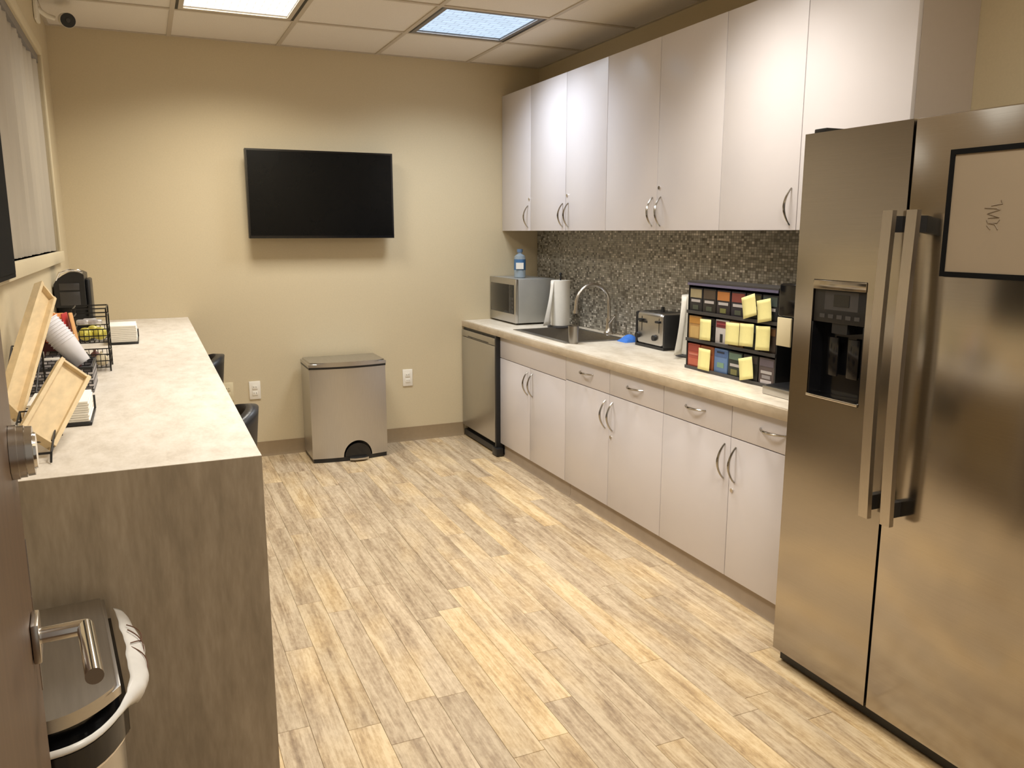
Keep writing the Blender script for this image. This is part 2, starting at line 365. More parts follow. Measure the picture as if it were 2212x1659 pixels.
# ------------------------------------------------------------------ ceiling troffers
LBL = ['warm white square ceiling troffer, its lens blown out, near the television wall', 'bluish square ceiling troffer beside the white wall cabinets',
       'warm square ceiling troffer above the long bar', 'warm square ceiling troffer above the floor by the refrigerator', 'added fill light, an unseen warm square troffer just inside the doorway']
for (i, j, c), lb in zip(LIGHTS, LBL):
    xa, xb, ya, yb = GX[i]+.013, GX[i+1]-.013, GY[j]+.013, GY[j+1]-.013
    cx, cy = (xa+xb)/2, (ya+yb)/2
    t = thing('ceiling_light', (cx, cy, CEIL), lb, 'light', 'ceiling troffers')
    b = B(); f = .034
    b.box(xa+.014, xb-.014, ya, ya+f, CEIL-.004, CEIL+.03).box(xa+.014, xb-.014, yb-f, yb, CEIL-.004, CEIL+.03)
    b.box(xa+.014, xa+.014+f*.7, ya+f, yb-f, CEIL-.004, CEIL+.03).box(xb-.014-f*.7, xb-.014, ya+f, yb-f, CEIL-.004, CEIL+.03)
    b.build('frame', M_GREYP if c == 'c' else M_GRID, t)
    bx('air_slot', M_BLACK, t, xa, xa+.0135, ya, yb, CEIL-.004, CEIL+.03); bx('air_slot', M_BLACK, t, xb-.0135, xb, ya, yb, CEIL-.004, CEIL+.03)
    lx0, lx1, ly0, ly1 = xa+.014+f*.7, xb-.014-f*.7, ya+f, yb-f
    bx('lens', M_LENS_C if c == 'c' else M_LENS_W, t, lx0, lx1, ly0, ly1, CEIL+.008, CEIL+.016)
    bx('housing', M_GREYP, t, xa, xb, ya, yb, CEIL+.03, CEIL+.09)
    ld = bpy.data.lights.new('troffer_lamp', 'AREA'); ld.shape = 'RECTANGLE'; ld.size = lx1-lx0-.01; ld.size_y = ly1-ly0-.01
    ld.energy = P_COOL if c == 'c' else {7: P_WARM, 4: P_MID, 1: P_FILL}[j]; ld.color = COOL if c == 'c' else WARM; ld.spread = R({7: SPREAD, 4: SPREAD_MID, 1: SPREAD_FILL}[j])
    lo = bpy.data.objects.new('troffer_lamp', ld); COL.objects.link(lo); lo.parent = t; lo.location = (0, 0, .004)

# ------------------------------------------------------------------ window and blinds on the left wall
w = struct(bx('window_1', M_LENSWIN, None, X0-.085, X0-.079, WY0, WY1, WZ0, WZ1))
b = B(); b.box(X0-.10, X0-.06, WY0, WY0+.05, WZ0, WZ1).box(X0-.10, X0-.06, WY1-.05, WY1, WZ0, WZ1).box(X0-.10, X0-.06, WY0+.05, WY1-.05, WZ1-.05, WZ1).box(X0-.10, X0-.06, WY0+.05, WY1-.05, WZ0, WZ0+.05)
b.build('window_frame', M_TRIM, w)
bx('window_sill', M_TRIM, w, X0-.06, X0+.022, WY0-.03, WY1+.055, WZ0-.055, WZ0, bev=.004)
b = B(); b.box(X0-.001, X0+.012, WY1, WY1+.055, WZ0, WZ1+.05, bev=.003); b.build('window_casing', M_TRIM, w)
b = B(); b.box(X0-.001, X0+.012, WY0-.03, WY1, WZ1, WZ1+.05, bev=.003); b.build('window_casing', M_TRIM, w)
t = thing('vertical_blind', (X0-.02, (WY0+WY1)/2, WZ0), 'pale vertical slat blind hanging in the window over the bar', 'blind')
bx('headrail', M_GREYP, t, X0-.045, X0-.005, WY0+.006, WY1-.006, WZ1-.04, WZ1-.001)
n = 22
for k in range(n):
    yc = WY0+.05+(WY1-WY0-.1)*k/(n-1); mx = Matrix.Translation((X0-.025, yc, 0)) @ Matrix.Rotation(R(74+random.uniform(-15, 12)), 4, 'Z')
    B().box(-.0445, .0445, -.001, .001, WZ0+.004, WZ1-.04, mtx=mx).build('slat', M_BLIND, t)
# black panel on the wall beside the window
t = thing('wall_panel', (X0, 2.45, 1.33), 'black flat panel mounted on the wall beside the window blind', 'panel')
bx('panel_body', M_MATTE, t, X0+.026, X0+.042, 1.99, 2.944, 1.331, 1.90, bev=.003)
bx('panel_bracket', M_MATTE, t, X0+.0005, X0+.026, 2.2, 2.6, 1.40, 1.80)
bx('panel_front', M_MATTE, t, X0+.042, X0+.044, 2.005, 2.929, 1.346, 1.885)
# security camera
t = thing('security_camera', (X0, 4.92, 2.50), 'small white bullet security camera with black lens high on the wall', 'camera')
bx('mount_plate', M_WPLAS, t, X0+.001, X0+.02, 4.84, 4.96, 2.50, 2.60, bev=.006)
B().tube([(X0+.015, 4.90, 2.56), (X0+.05, 4.91, 2.535), (X0+.085, 4.93, 2.528)], .012, 10).build('mount_arm', M_WPLAS, t)
d = Vector((.16, -.95, -.22)).normalized(); p = px(147, 44, 1, 4.84)
b = B(); b.cyl(p-d*.13, p-d*.004, .032, .036, 20); b.build('body', M_WPLAS, t)
b = B(); b.cyl(p-d*.004, p+d*.004, .034, .034, 20); ln = b.build('lens', M_BLACK, t)
b = B(); b.cyl(p+d*.004, p+d*.008, .012, .010, 14); b.build('lens_glass', M_DKGREY, ln)

# ------------------------------------------------------------------ back wall: television, outlets
t = thing('television', (1.07, Y1, 1.48), 'black flat-screen television hung on the beige end wall', 'television')
yb_ = Y1-.115; tv = [px(u, v, 1, yb_) for u, v in ((530, 320), (849, 332), (536, 515), (849, 514))]
x0, x1 = (tv[0].x+tv[2].x)/2, (tv[1].x+tv[3].x)/2; z0, z1 = (tv[2].z+tv[3].z)/2, (tv[0].z+tv[1].z)/2
bx('housing', M_BLACK, t, x0, x1, yb_, yb_+.045, z0, z1, bev=.004)
b = B(); f = .011
b.box(x0, x1, yb_-.004, yb_, z1-f, z1).box(x0, x1, yb_-.004, yb_, z0, z0+f*1.5).box(x0, x0+f, yb_-.004, yb_, z0+f*1.5, z1-f).box(x1-f, x1, yb_-.004, yb_, z0+f*1.5, z1-f)
b.build('bezel', M_BLACKG, t)
bx('screen', M_SCREEN, t, x0+f, x1-f, yb_-.002, yb_-.0005, z0+f*1.5, z1-f)
b = B(); b.box((x0+x1)/2-.2, (x0+x1)/2+.2, yb_+.045, Y1-.02, z0+.12, z1-.12).box((x0+x1)/2-.24, (x0+x1)/2+.24, Y1-.02, Y1-.001, z0+.1, z1-.1)
b.build('wall_mount', M_BLACK, t)
def outlet(x, z, m, lb):
    t = thing('wall_outlet', (x, Y1, z-.06), lb, 'outlet', 'outlets on the end wall')
    bx('cover_plate', m, t, x-.036, x+.036, Y1-.007, Y1-.0005, z-.06, z+.06, bev=.003)
    for dz in (-.02, .02):
        rc = bx('receptacle', m, t, x-.017, x+.017, Y1-.010, Y1-.007, z+dz-.0145, z+dz+.0145, bev=.002)
        b = B(); b.box(x-.008, x-.006, Y1-.0108, Y1-.0098, z+dz-.003, z+dz+.007).box(x+.006, x+.008, Y1-.0108, Y1-.0098, z+dz-.003, z+dz+.007); b.build('slot', M_DKGREY, rc)
outlet(1.631, .457, M_WPLAS, 'white wall outlet between the steel bin and the dishwasher')
outlet(.594, .449, M_WPLAS, 'white wall outlet between the bar and the steel bin')
outlet(.425, .452, M_CREAM, 'cream wall plate half hidden behind the bar')

# ------------------------------------------------------------------ step bins
def bow(x0, x1, yf, yb, dep, n=10):
    """D-shaped outline, bowed on the side yf (towards -y)"""
    p = [(x1, yb), (x0, yb)]
    for k in range(n+1):
        s = k/n; p.append((x0+(x1-x0)*s, yf-dep*4*s*(1-s)))
    return p
t = thing('step_bin', (1.14, 5.3, 0), 'rectangular brushed steel step bin against the beige end wall', 'trash can', 'steel step bins')
x0, x1, yf, yb_ = .892, 1.385, 5.135, 5.42
bx_base = B().prism([(p[0], p[1]) for p in bow(x0+.006, x1-.006, yf+.004, yb_, .03)], 2, 0, .028); bx_base.build('base', M_BLACK, t)
# body with pedal arch: front shell of columns around the arch
b = B(); nx = 40; cxp = 1.18; dep = .03
def yfr(x): s = (x-x0)/(x1-x0); return yf-dep*4*s*(1-s)
def zlo(x):
    q = abs(x-cxp); return .028 if q > .095 else .028+.105*math.sqrt(max(0, 1-(q/.095)**2))
xs = sorted({x0+(x1-x0)*k/nx for k in range(nx+1)} | {cxp-.0951, cxp+.0951, cxp-.09, cxp+.09, cxp-.08, cxp+.08})
for xa, xb in zip(xs, xs[1:]):
    v = [b.bm.verts.new(q) for q in ((xa, yfr(xa), zlo(xa)), (xb, yfr(xb), zlo(xb)), (xb, yfr(xb), .612), (xa, yfr(xa), .612))]; b.bm.faces.new(v)
bmesh.ops.remove_doubles(b.bm, verts=b.bm.verts, dist=1e-5)
b.build('front_panel', M_STEEL_V, t)
b = B(); b.box(x0, x0+.01, yf, yb_, .028, .612).box(x1-.01, x1, yf, yb_, .028, .612).box(x0+.01, x1-.01, yb_-.01, yb_, .028, .612); b.build('body', M_STEEL_V, t)
b = B(); b.box(cxp-.1, cxp+.1, yf+.02, yf+.03, .02, .15); b.build('pedal_recess', M_BLACK, t)
b = B(); b.prism([(cxp+.086*math.cos(a_), .03+.085*math.sin(a_)) for a_ in [math.pi*k/12 for k in range(13)]], 1, yf-.03, yf+.02); b.build('pedal_cover', M_BLACKG, t)
b = B(); b.prism([(cxp-.055, yf-.02), (cxp-.062, yf-.06), (cxp-.03, yf-.075), (cxp+.03, yf-.075), (cxp+.062, yf-.06), (cxp+.055, yf-.02)], 2, .012, .024); b.build('pedal', M_STEEL, t)
B().prism(bow(x0-.002, x1+.002, yf-.002, yb_, dep+.002), 2, .612, .626).build('collar', M_BLACK, t)
b = B(); b.prism(bow(x0-.004, x1+.004, yf-.006, yb_, dep+.004), 2, .626, .655)
es = [e for e in b.bm.edges if all(v.co.z > .65 for v in e.verts)]; bmesh.ops.bevel(b.bm, geom=es, offset=.012, segments=3, affect='EDGES')
b.build('lid', M_STEEL, t, sharp=60)

# near bin in front of the bar end, half behind the open door
t = thing('step_bin', (-.25, 1.70, 0), 'steel step bin lined with a white bag beside the bar end panel', 'trash can', 'steel step bins')
x0, x1, yf, yb_ = -.352, -.118, 1.50, 1.905
def bow2(g, dep=.075, n=16): return bow(x0-g, x1+g, yf-g, yb_+min(g, .012), dep+g, n)
def rbow(g, r=.045):
    """bowed outline with rounded front corners"""
    return [(x1+g, yb_+min(g, .012)), (x0-g, yb_+min(g, .012))]+[(x0-g+(x1-x0+2*g)*k/16, yf-g+.03-(.105+g)*(1-abs(2*k/16-1)**2.6)) for k in range(17)]
B().prism(rbow(-.004), 2, .0, .03).build('base', M_BLACK, t)
B().prism(rbow(0), 2, .03, .556).build('body', M_STEEL_V, t)
B().prism(rbow(.008), 2, .556, .563).build('trim_ring', M_CHROME, t)
B().prism(rbow(.010), 2, .563, .612).build('collar', M_BLACKG, t)
B().prism(rbow(-.010), 2, .612, .648).build('rim', M_BLACKG, t)
b = B(); b.prism(bow2(0), 2, .648, .672); es = [e for e in b.bm.edges if all(v.co.z > .67 for v in e.verts)]; bmesh.ops.bevel(b.bm, geom=es, offset=.008, segments=3, affect='EDGES')
b.build('lid', M_STEEL, t, sharp=60)
def bagf(i, j):
    """i: along the side towards the camera, then along the bowed front; j: over the rim and down"""
    pl = rbow(.011)[2:]; side = [(x1+.011, yb_-(yb_-yf-.03)*k/16) for k in range(17)]; path = side+pl[::-1][1:11]
    f_ = i*(len(path)-1); k = min(int(f_), len(path)-2); q_ = f_-k; P = Vector((path[k][0]*(1-q_)+path[k+1][0]*q_, path[k][1]*(1-q_)+path[k+1][1]*q_, 0))
    on_side = max(0, min(1, (.66-i)/.10)); env = math.sin(math.pi*min(1, i/.66*.86+.10))**.6*on_side
    nr = Vector((1, -.15, 0)) if i < .6 else Vector((.6, -.8, 0)).normalized()
    fold = .0016*math.sin(i*26+j*3)+.0008*math.sin(i*61-j*4)
    out = -.006+(.009+.046*env)*math.sin(math.pi*(.08+.72*j))**.8+fold*env
    return P+nr*out+Vector((0, 0, .640-.012*(1-on_side)-(.013+.060*env)*j+.010*env*math.sin(math.pi*j)))
b = B(); b.grid(bagf, 60, 12); bag = b.build('liner_bag', M_BAG, t, sharp=80); md = bag.modifiers.new('s', 'SOLIDIFY'); md.thickness = .0012
b = B()
for ya, yb2, za, zb in ((1.80, 1.74, .640, .622), (1.775, 1.70, .640, .612), (1.71, 1.765, .640, .606), (1.70, 1.64, .636, .606)):
    b.tube([(x1+.020+.038*math.sin(math.pi*(.12+.5*s_/8)), ya+(yb2-ya)*s_/8, za+(zb-za)*s_/8+.004*math.sin(math.pi*s_/8)) for s_ in range(9)], .0012, 6)
b.build('tie_cord', mat('brown_cord', S(96, 62, 42), .6, noise=.1), t)
t.rotation_euler = (0, 0, R(6))

# ------------------------------------------------------------------ long bar counter (left)
BZ = .945; BX = .219; BYN = 1.952
t = thing('bar_counter', ((X0+BX)/2, (BYN+Y1)/2, 0), 'long weathered-laminate bar counter with a waterfall end panel', 'counter')
bx('countertop', M_BARTOP, t, X0+.001, BX, BYN+.0405, Y1-.001, BZ-.04, BZ)
b = B(); b.box(X0+.001, BX, BYN, BYN+.04, 0, BZ); b.build('end_panel', M_BAREND_SHADED, t)
for y in (3.15, 4.4): bx('bracket', M_CARC, t, X0+.018, -.05, y-.02, y+.02, .62, BZ-.041)
bx('top_overlay', M_BARTOP, t, X0+.001, BX, BYN, BYN+.0405, BZ, BZ+.0012)

# ------------------------------------------------------------------ stools tucked under the bar
def stool(yc, lb):
    xc = .11; t = thing('bar_stool', (xc, yc, 0), lb, 'stool', 'stools under the bar')
    b = B()
    def shell(i, j):
        a_ = R(-95+190*i); tz = j; r = .225+.02*tz
        return Vector((xc+r*math.cos(a_), yc+r*.95*math.sin(a_), .60+(.20*math.cos(a_*.62)**1.2+.015)*tz))
    b.grid(shell, 28, 6); o = b.build('backrest', M_BLACK, t); md = o.modifiers.new('s', 'SOLIDIFY'); md.thickness = .045; md.offset = -1
    b = B(); b.lathe([(.16, .555), (.205, .565), (.215, .60), (.20, .625), (.12, .632)], (xc, yc, 0), 28); b.build('seat', M_BLACK, t)
    for sx in (-1, 1):
        for sy in (-1, 1): B().cyl((xc+sx*.11, yc+sy*.11, .56), (xc+sx*.17, yc+sy*.17, 0), .014, .012, 10).build('leg', M_CHROME, t)
    b = B(); b.tube([(xc+.155*math.cos(a_)*1.2, yc+.155*math.sin(a_)*1.2, .22) for a_ in [2*math.pi*k/24 for k in range(24)]], .008, 8, True); b.build('footrest', M_CHROME, t)
stool(3.18, 'black shell bar stool tucked under the bar nearer the end panel')
stool(4.62, 'black shell bar stool tucked under the bar nearer the television wall')

# ------------------------------------------------------------------ base cabinets (right)
FX = 2.07; CZ = .845
def vhandle(p, x, y, z0, z1):
    b = B(); n = 14; pts = []; rr = []
    for k in range(n+1):
        s = k/n; pts.append((x-.034*math.sin(math.pi*s)**.8-.0005, y, z0+(z1-z0)*s)); rr.append(.0058-.0022*abs(2*s-1))
    b.tube(pts, rr, 8); return b.build('handle', M_PULL, p)
def hhandle(p, x, y0, y1, z):
    b = B(); n = 14; pts = []; rr = []
    for k in range(n+1):
        s = k/n; pts.append((x-.032*math.sin(math.pi*s)**.8-.0005, y0+(y1-y0)*s, z)); rr.append(.0058-.0022*abs(2*s-1))
    b.tube(pts, rr, 8); return b.build('handle', M_PULL, p)
def lock(p, x, y, z):
    b = B(); b.cyl((x+.001, y, z), (x-.004, y, z), .0095, .0085, 16); l = b.build('lock', M_NICKEL, p)
    return l
def base_unit(ya, yb, kind, lb):
    t = thing('base_cabinet', (2.36, (ya+yb)/2, 0), lb, 'cabinet', 'base cabinets under the counter')
    g = .0018; mid = (ya+yb)/2
    if kind == 'sink':
        for pa, pb_ in ((ya+.001, ya+.019), (yb-.019, yb-.001)): bx('side_panel', M_CARC, t, FX+.019, X1-.012, pa, pb_, .088, .8045)
        bx('bottom_panel', M_CARC, t, FX+.019, X1-.012, ya+.019, yb-.019, .088, .106)
    else: bx('carcass', M_CARC, t, FX+.019, X1-.012, ya+.001, yb-.001, .088, .8045)
    bx('plinth', M_CARC, t, 2.10, X1-.012, ya+.001, yb-.001, .004, .088)
    if kind == 'sink': bx('false_front', M_WHITE, t, FX, FX+.018, ya+g, yb-g, .664, .801, bev=.0012)
    else:
        for a_, c_ in ((ya, mid), (mid, yb)):
            d_ = bx('drawer', M_WHITE, t, FX, FX+.018, a_+g, c_-g, .672, .801, bev=.0012); m_ = (a_+c_)/2; hhandle(d_, FX, m_-.068, m_+.068, .742)
    zt = .660 if kind == 'sink' else .668
    for side, (a_, c_) in enumerate(((ya, mid), (mid, yb))):
        d_ = bx('door', M_WHITE, t, FX, FX+.018, a_+g, c_-g, .088, zt, bev=.0012)
        vhandle(d_, FX, mid+(-.034 if side == 0 else .034), .49, .635)
        if kind != 'sink' and side == 0: lock(d_, FX, mid-.022, .455)
base_unit(3.905, 4.822, 'sink', 'white two-door base cabinet under the sink with no drawers')
base_unit(2.970, 3.905, 'drawers', 'white base cabinet with two drawers below the toaster')
base_unit(2.035, 2.970, 'drawers', 'white base cabinet with two drawers partly behind the refrigerator')
b = B(); b.prism([(2.0995, 0), (2.0995, .087), (2.091, .087), (2.090, .018), (2.082, 0)], 1, 2.03, 3.869); struct(b.build('baseboard_right', M_TOE))
b = B(); b.prism([(2.0995, 0), (2.0995, .087), (2.091, .087), (2.090, .018), (2.082, 0)], 1, 3.871, 4.79); struct(b.build('trim_1', M_TOE))
# dishwasher
t = thing('dishwasher', (2.36, 5.14, 0), 'slim brushed steel dishwasher under the counter by the end wall', 'dishwasher')
bx('tub', M_BLACK, t, FX+.012, X1-.012, 4.824, 5.452, .05, .803)
bx('door', M_STEEL_V, t, FX-.030, FX+.012, 4.846, 5.445, .085, .735, bev=.004)
cp_ = bx('control_panel', M_STEEL, t, FX-.030, FX+.012, 4.846, 5.445, .738, .785, bev=.003)
b = B(); b.box(FX-.031, FX-.029, 4.95, 5.33, .742, .748); b.build('grip_recess', M_BLACK, cp_)
bx('top_gap', M_BLACK, t, FX-.012, FX+.012, 4.846, 5.445, .786, .803)
bx('side_trim', M_BLACK, t, FX-.028, FX+.012, 4.825, 4.845, .06, .803)
bx('kick_plate', M_BLACK, t, 2.101, 2.30, 4.825, 5.445, .002, .049)
bx('foot_cover', M_BLACK, t, 2.03, 2.080, 4.79, 4.87, .004, .058, bev=.004)
bx('kick_grille', M_BLACK, t, 2.052, 2.101, 4.872, 5.445, .012, .05)
# countertop with sink hole
SX0, SX1, SY0, SY1 = 2.165, 2.545, 4.075, 4.755
t = thing('countertop', (2.35, 3.74, .805), 'pale laminate worktop running along the white base cabinets', 'worktop')
b = B(); cx0, cx1, cy0, cy1 = 2.062, X1-.009, 2.03, Y1-.002
b.box(cx0, SX0, cy0, cy1, .806, CZ).box(SX1, cx1, cy0, cy1, .806, CZ).box(SX0, SX1, cy0, SY0, .806, CZ).box(SX0, SX1, SY1, cy1, .806, CZ)
b.build('slab', M_COUNTER, t)
bx('front_edge', M_COUNTER_EDGE, t, 2.045, 2.0615, cy0, cy1, .803, CZ-.0005, bev=.002)
# sink
t = thing('sink', ((SX0+SX1)/2, (SY0+SY1)/2, .66), 'stainless steel drop-in sink set in the worktop', 'sink')
b = B(); r = .022
b.box(SX0-r, SX1+r, SY0-r, SY0+.012, CZ+.0005, CZ+.004).box(SX0-r, SX1+r, SY1-.012, SY1+r, CZ+.0005, CZ+.004).box(SX0-r, SX0+.012, SY0+.012, SY1-.012, CZ+.0005, CZ+.004).box(SX1-.012, SX1+r, SY0+.012, SY1-.012, CZ+.0005, CZ+.004)
b.build('rim', M_SINK, t)
b = B(); lo = [(SX0+.035, SY0+.035), (SX1-.035, SY0+.035), (SX1-.035, SY1-.035), (SX0+.035, SY1-.035)]; hi = [(SX0+.012, SY0+.012), (SX1-.012, SY0+.012), (SX1-.012, SY1-.012), (SX0+.012, SY1-.012)]
L_ = [b.bm.verts.new((*p, .67)) for p in lo]; H_ = [b.bm.verts.new((*p, CZ+.003)) for p in hi]
b.bm.faces.new(L_)
for i in range(4): b.bm.faces.new((L_[i], L_[(i+1) % 4], H_[(i+1) % 4], H_[i]))
b.build('bowl', M_SINK, t)
B().lathe([(.04, 0), (.04, .003), (.02, .001)], (2.36, 4.42, .6705), 20).build('drain', M_CHROME, t)
# faucet
fx, fy = 2.594, 4.335
t = thing('faucet', (fx, fy, CZ), 'tall chrome gooseneck faucet behind the sink', 'faucet')
B().lathe([(.03, .0005), (.03, .012), (.022, .02), (.019, .05), (.017, .10)], (fx, fy, CZ), 20).build('base', M_NICKEL, t)
pts = [(fx, fy, CZ+.09), (fx, fy, CZ+.16)]
for k in range(1, 15):
    a_ = math.pi*k/14*1.02; pts.append((fx-.11+.11*math.cos(a_), fy+.02*k/14, CZ+.19+.118*math.sin(a_)))
pts.append((fx-.222, fy+.02, CZ+.155))
B().tube(pts, .0115, 12).build('spout', M_NICKEL, t)
B().cyl((fx-.222, fy+.02, CZ+.157), (fx-.223, fy+.02, CZ+.135), .0145, .0145, 14).build('aerator', M_NICKEL, t)
B().tube([(fx, fy-.015, CZ+.075), (fx-.005, fy-.05, CZ+.10), (fx-.008, fy-.085, CZ+.125)], [.013, .009, .007], 10).build('lever', M_NICKEL, t)
# steel tumbler at the sink front
b = B(); b.lathe([(.027, 0), (.031, .10), (.0295, .10), (.0255, .004)], (2.19, 4.045, CZ+.0005), 24, capt=True)
tag(b.build('tumbler', M_SINK, None), 'small shiny steel tumbler at the front edge of the sink', 'cup')
# blue cloth
b = B(); b.grid(lambda i, j: Vector((2.47+.11*i, 3.94+.10*j, CZ+.0005+.034*math.sin(math.pi*i)**.6*math.sin(math.pi*j)**.6*(1+.2*math.sin(9*i+5*j)))), 14, 14)
tag(b.build('cleaning_cloth', mat('blue_cloth', S(62, 122, 214), .8, noise=.08, nscale=90, bump=.5), None), 'bright blue cleaning cloth between the sink and the toaster', 'cloth')

# microwave
t = thing('microwave', (2.42, 5.18, CZ), 'silver countertop microwave in the corner by the end wall', 'microwave')
mx0, mx1, my0, my1, mz0, mz1 = 2.262, 2.555, 5.0, 5.452, CZ+.012, 1.155
bx('case', mat('microwave_grey', S(168, 168, 164), .38, .35, noise=.02, nscale=20), t, mx0+.02, mx1, my0, my1, mz0, mz1, bev=.004)
dr = bx('door', M_STEEL, t, mx0, mx0+.0195, my0, my1, mz0, mz1, bev=.003)
bx('door_window', M_BLACKG, dr, mx0-.002, mx0-.0002, my0+.115, my1-.02, mz0+.06, mz1-.04, bev=.0006)
cpn = bx('control_panel', M_BLACK, t, mx0-.002, mx0-.0002, my0+.03, my0+.112, mz0+.06, mz1-.04, bev=.0006)
for k in range(4):
    for q in range(3): bx('key', M_DKGREY, cpn, mx0-.003, mx0-.0021, my0+.038+q*.024, my0+.056+q*.024, mz0+.07+k*.028, mz0+.088+k*.028)
bx('display', M_BLACKG, cpn, mx0-.003, mx0-.0021, my0+.038, my0+.104, mz1-.075, mz1-.05)
for x in (mx0+.04, mx1-.04):
    for y in (my0+.04, my1-.04): B().cyl((x, y, CZ+.0005), (x, y, mz0), .012, .012, 10).build('foot', M_BLACK, t)
# sanitiser bottle on the microwave
bxc, byc = 2.37, 5.17
t = thing('pump_bottle', (bxc, byc, mz1), 'clear bottle with a blue and white label on top of the microwave', 'bottle')
M_BOT = mat('blue_clear_plastic', S(168, 186, 200), .15, noise=.03, nscale=20, alpha=.6)
b = B(); b.lathe([(.042, .0005), (.048, .006), (.048, .135), (.042, .152), (.018, .165), (.018, .175)], (bxc, byc, mz1), 26, sx=.8, sy=1.0); b.build('bottle', M_BOT, t)
b = B(); b.lathe([(.0485, .055), (.0485, .128)], (bxc, byc, mz1), 26, sx=.8, sy=1.0, capb=False, capt=False)
b.build('label', mat('blue_label', S(66, 108, 152), .5, noise=.04, nscale=50), t)
d = Vector((-.42, -.9, 0)).normalized(); c = Vector((bxc, byc, mz1)); s_ = Vector((d.y, -d.x, 0))
b = B(); pts = [c+d*.0515+s_*a_+Vector((0, 0, z)) for a_, z in ((-.026, .062), (.026, .062), (.026, .105), (-.026, .105))]
v = [b.bm.verts.new(p) for p in pts]+[b.bm.verts.new(p-d*.016) for p in pts]
b.bm.faces.new(v[:4]); b.bm.faces.new(v[4:][::-1])
for i in range(4): b.bm.faces.new((v[i], v[(i+1) % 4], v[4+(i+1) % 4], v[4+i]))
b.build('label_panel', M_PAPER, t)
b = B(); b.cyl((bxc, byc, mz1+.175), (bxc, byc, mz1+.197), .02, .02, 16); b.build('cap', mat('blue_cap', S(96, 120, 150), .4, noise=.03), t)

# paper towels
def towel(x, y, sheet, lb):
    t = thing('paper_towel_roll', (x, y, CZ), lb, 'paper towel', 'paper towel rolls on the worktop')
    B().lathe([(.085, .0005), (.085, .008), (.078, .012)], (x, y, CZ), 28).build('stand_base', M_DKGREY, t)
    B().cyl((x, y, CZ+.012), (x, y, CZ+.345), .006, .006, 10).build('stand_post', M_BLACK, t)
    B().sphere((x, y, CZ+.35), .011).build('post_knob', M_BLACK, t)
    B().lathe([(.020, .014), (.063, .014), (.0635, .02), (.0635, .305), (.063, .31), (.020, .31)], (x, y, CZ), 32).build('roll', M_PAPER, t)
    if sheet:
        b = B()
        def sh(i, j):
            a_ = R(200-35*i); base = Vector((x+.065*math.cos(a_), y+.065*math.sin(a_), CZ+.306-.285*j))
            out = Vector((-.85, -.53, 0))*(.105*j**1.2*(.45+.55*(1-abs(2*i-1)))); return base+out
        b.grid(sh, 6, 10); o = b.build('loose_sheet', M_PAPER, t); md = o.modifiers.new('s', 'SOLIDIFY'); md.thickness = .0015
towel(2.497, 4.80, True, 'white paper towel roll with a loose sheet beside the microwave')
towel(2.52, 3.38, True, 'white paper towel roll beside the toaster behind the coffee rack')

# toaster
t = thing('toaster', (2.56, 3.72, CZ), 'chrome four-slot toaster with black knobs on the worktop', 'toaster')
tx0, tx1, ty0, ty1 = 2.478, 2.63, 3.575, 3.862
b = B(); b.box(tx0, tx1, ty0+.02, ty1-.02, CZ+.014, CZ+.195, bev=.022, seg=4); b.build('body', M_STEEL, t)
for ya_, yb2 in ((ty0, ty0+.019), (ty1-.019, ty1)): bx('end_cap', M_BLACK, t, tx0+.004, tx1-.004, ya_, yb2, CZ+.012, CZ+.19, bev=.008)
bx('base', M_BLACK, t, tx0+.004, tx1-.004, ty0+.006, ty1-.006, CZ+.0005, CZ+.016)
for k in range(4): bx('slot', M_BLACK, t, tx0+.02, tx1-.02, ty0+.05+k*.053, ty0+.075+k*.053, CZ+.193, CZ+.1965)
for y in (3.655, 3.82):
    B().cyl((tx0+.002, y, CZ+.062), (tx0-.016, y, CZ+.062), .017, .015, 18).build('knob', M_BLACK, t)
    bx('lever_track', M_BLACK, t, tx0-.0012, tx0+.002, y-.035, y-.031, CZ+.09, CZ+.17)
    bx('lever', M_BLACK, t, tx0-.02, tx0, y-.05, y-.018, CZ+.145, CZ+.157, bev=.003)
b = B(); b.box(tx0-.0015, tx0+.002, 3.735, 3.815, CZ+.135, CZ+.147); b.build('badge_slot', M_BLACK, t)
B().cyl((2.56, 3.71, CZ+.195), (2.56, 3.71, CZ+.222), .012, .009, 12).build('bun_rack_knob', M_BLACK, t)

# ------------------------------------------------------------------ coffee rack with boxes and notes
RX, RY0, RY1 = 2.272, 2.508, 3.092
rk = thing('coffee_rack', (2.36, 2.8, CZ), 'black three-shelf counter rack filled with coffee boxes', 'rack')
RZ = [CZ+.006, CZ+.134, CZ+.262]; RTOP = CZ+.398; RB = 2.40
lean = .02
bx('back_panel', M_BLACK, rk, RB, RB+.006, RY0, RY1, CZ+.001, RTOP)
for y in (RY0-.006, RY1): bx('side_panel', M_BLACK, rk, RX+.004, RB+.006, y, y+.006, CZ+.001, RTOP)
for z in RZ:
    sh = bx('shelf', M_BLACK, rk, RX+.003, RB, RY0, RY1, z-.005, z)
    bx('shelf_lip', M_DKGREY, sh, RX-.003, RX+.0025, RY0-.006, RY1+.006, z-.005, z+.009)
bx('top_panel', M_DKGREY, rk, RX-.003, RB+.006, RY0-.006, RY1+.006, RTOP, RTOP+.007)
bx('sheen_strip', mat('violet_sheen', S(96, 92, 118), .25, noise=.05), rk, RX-.004, RX, RY0-.004, RY1+.004, RTOP-.012, RTOP-.001)  # blue-violet sheen along the top rail, put in as a coloured strip
def C(r, g, b):
    m_ = (r+g+b)/3; r, g, b = [int((c*.84+m_*.16)*.93) for c in (r, g, b)]; return mat('carton_%d_%d_%d' % (r, g, b), S(r, g, b), .55, noise=.05, nscale=30)
D = (46, 40, 40)
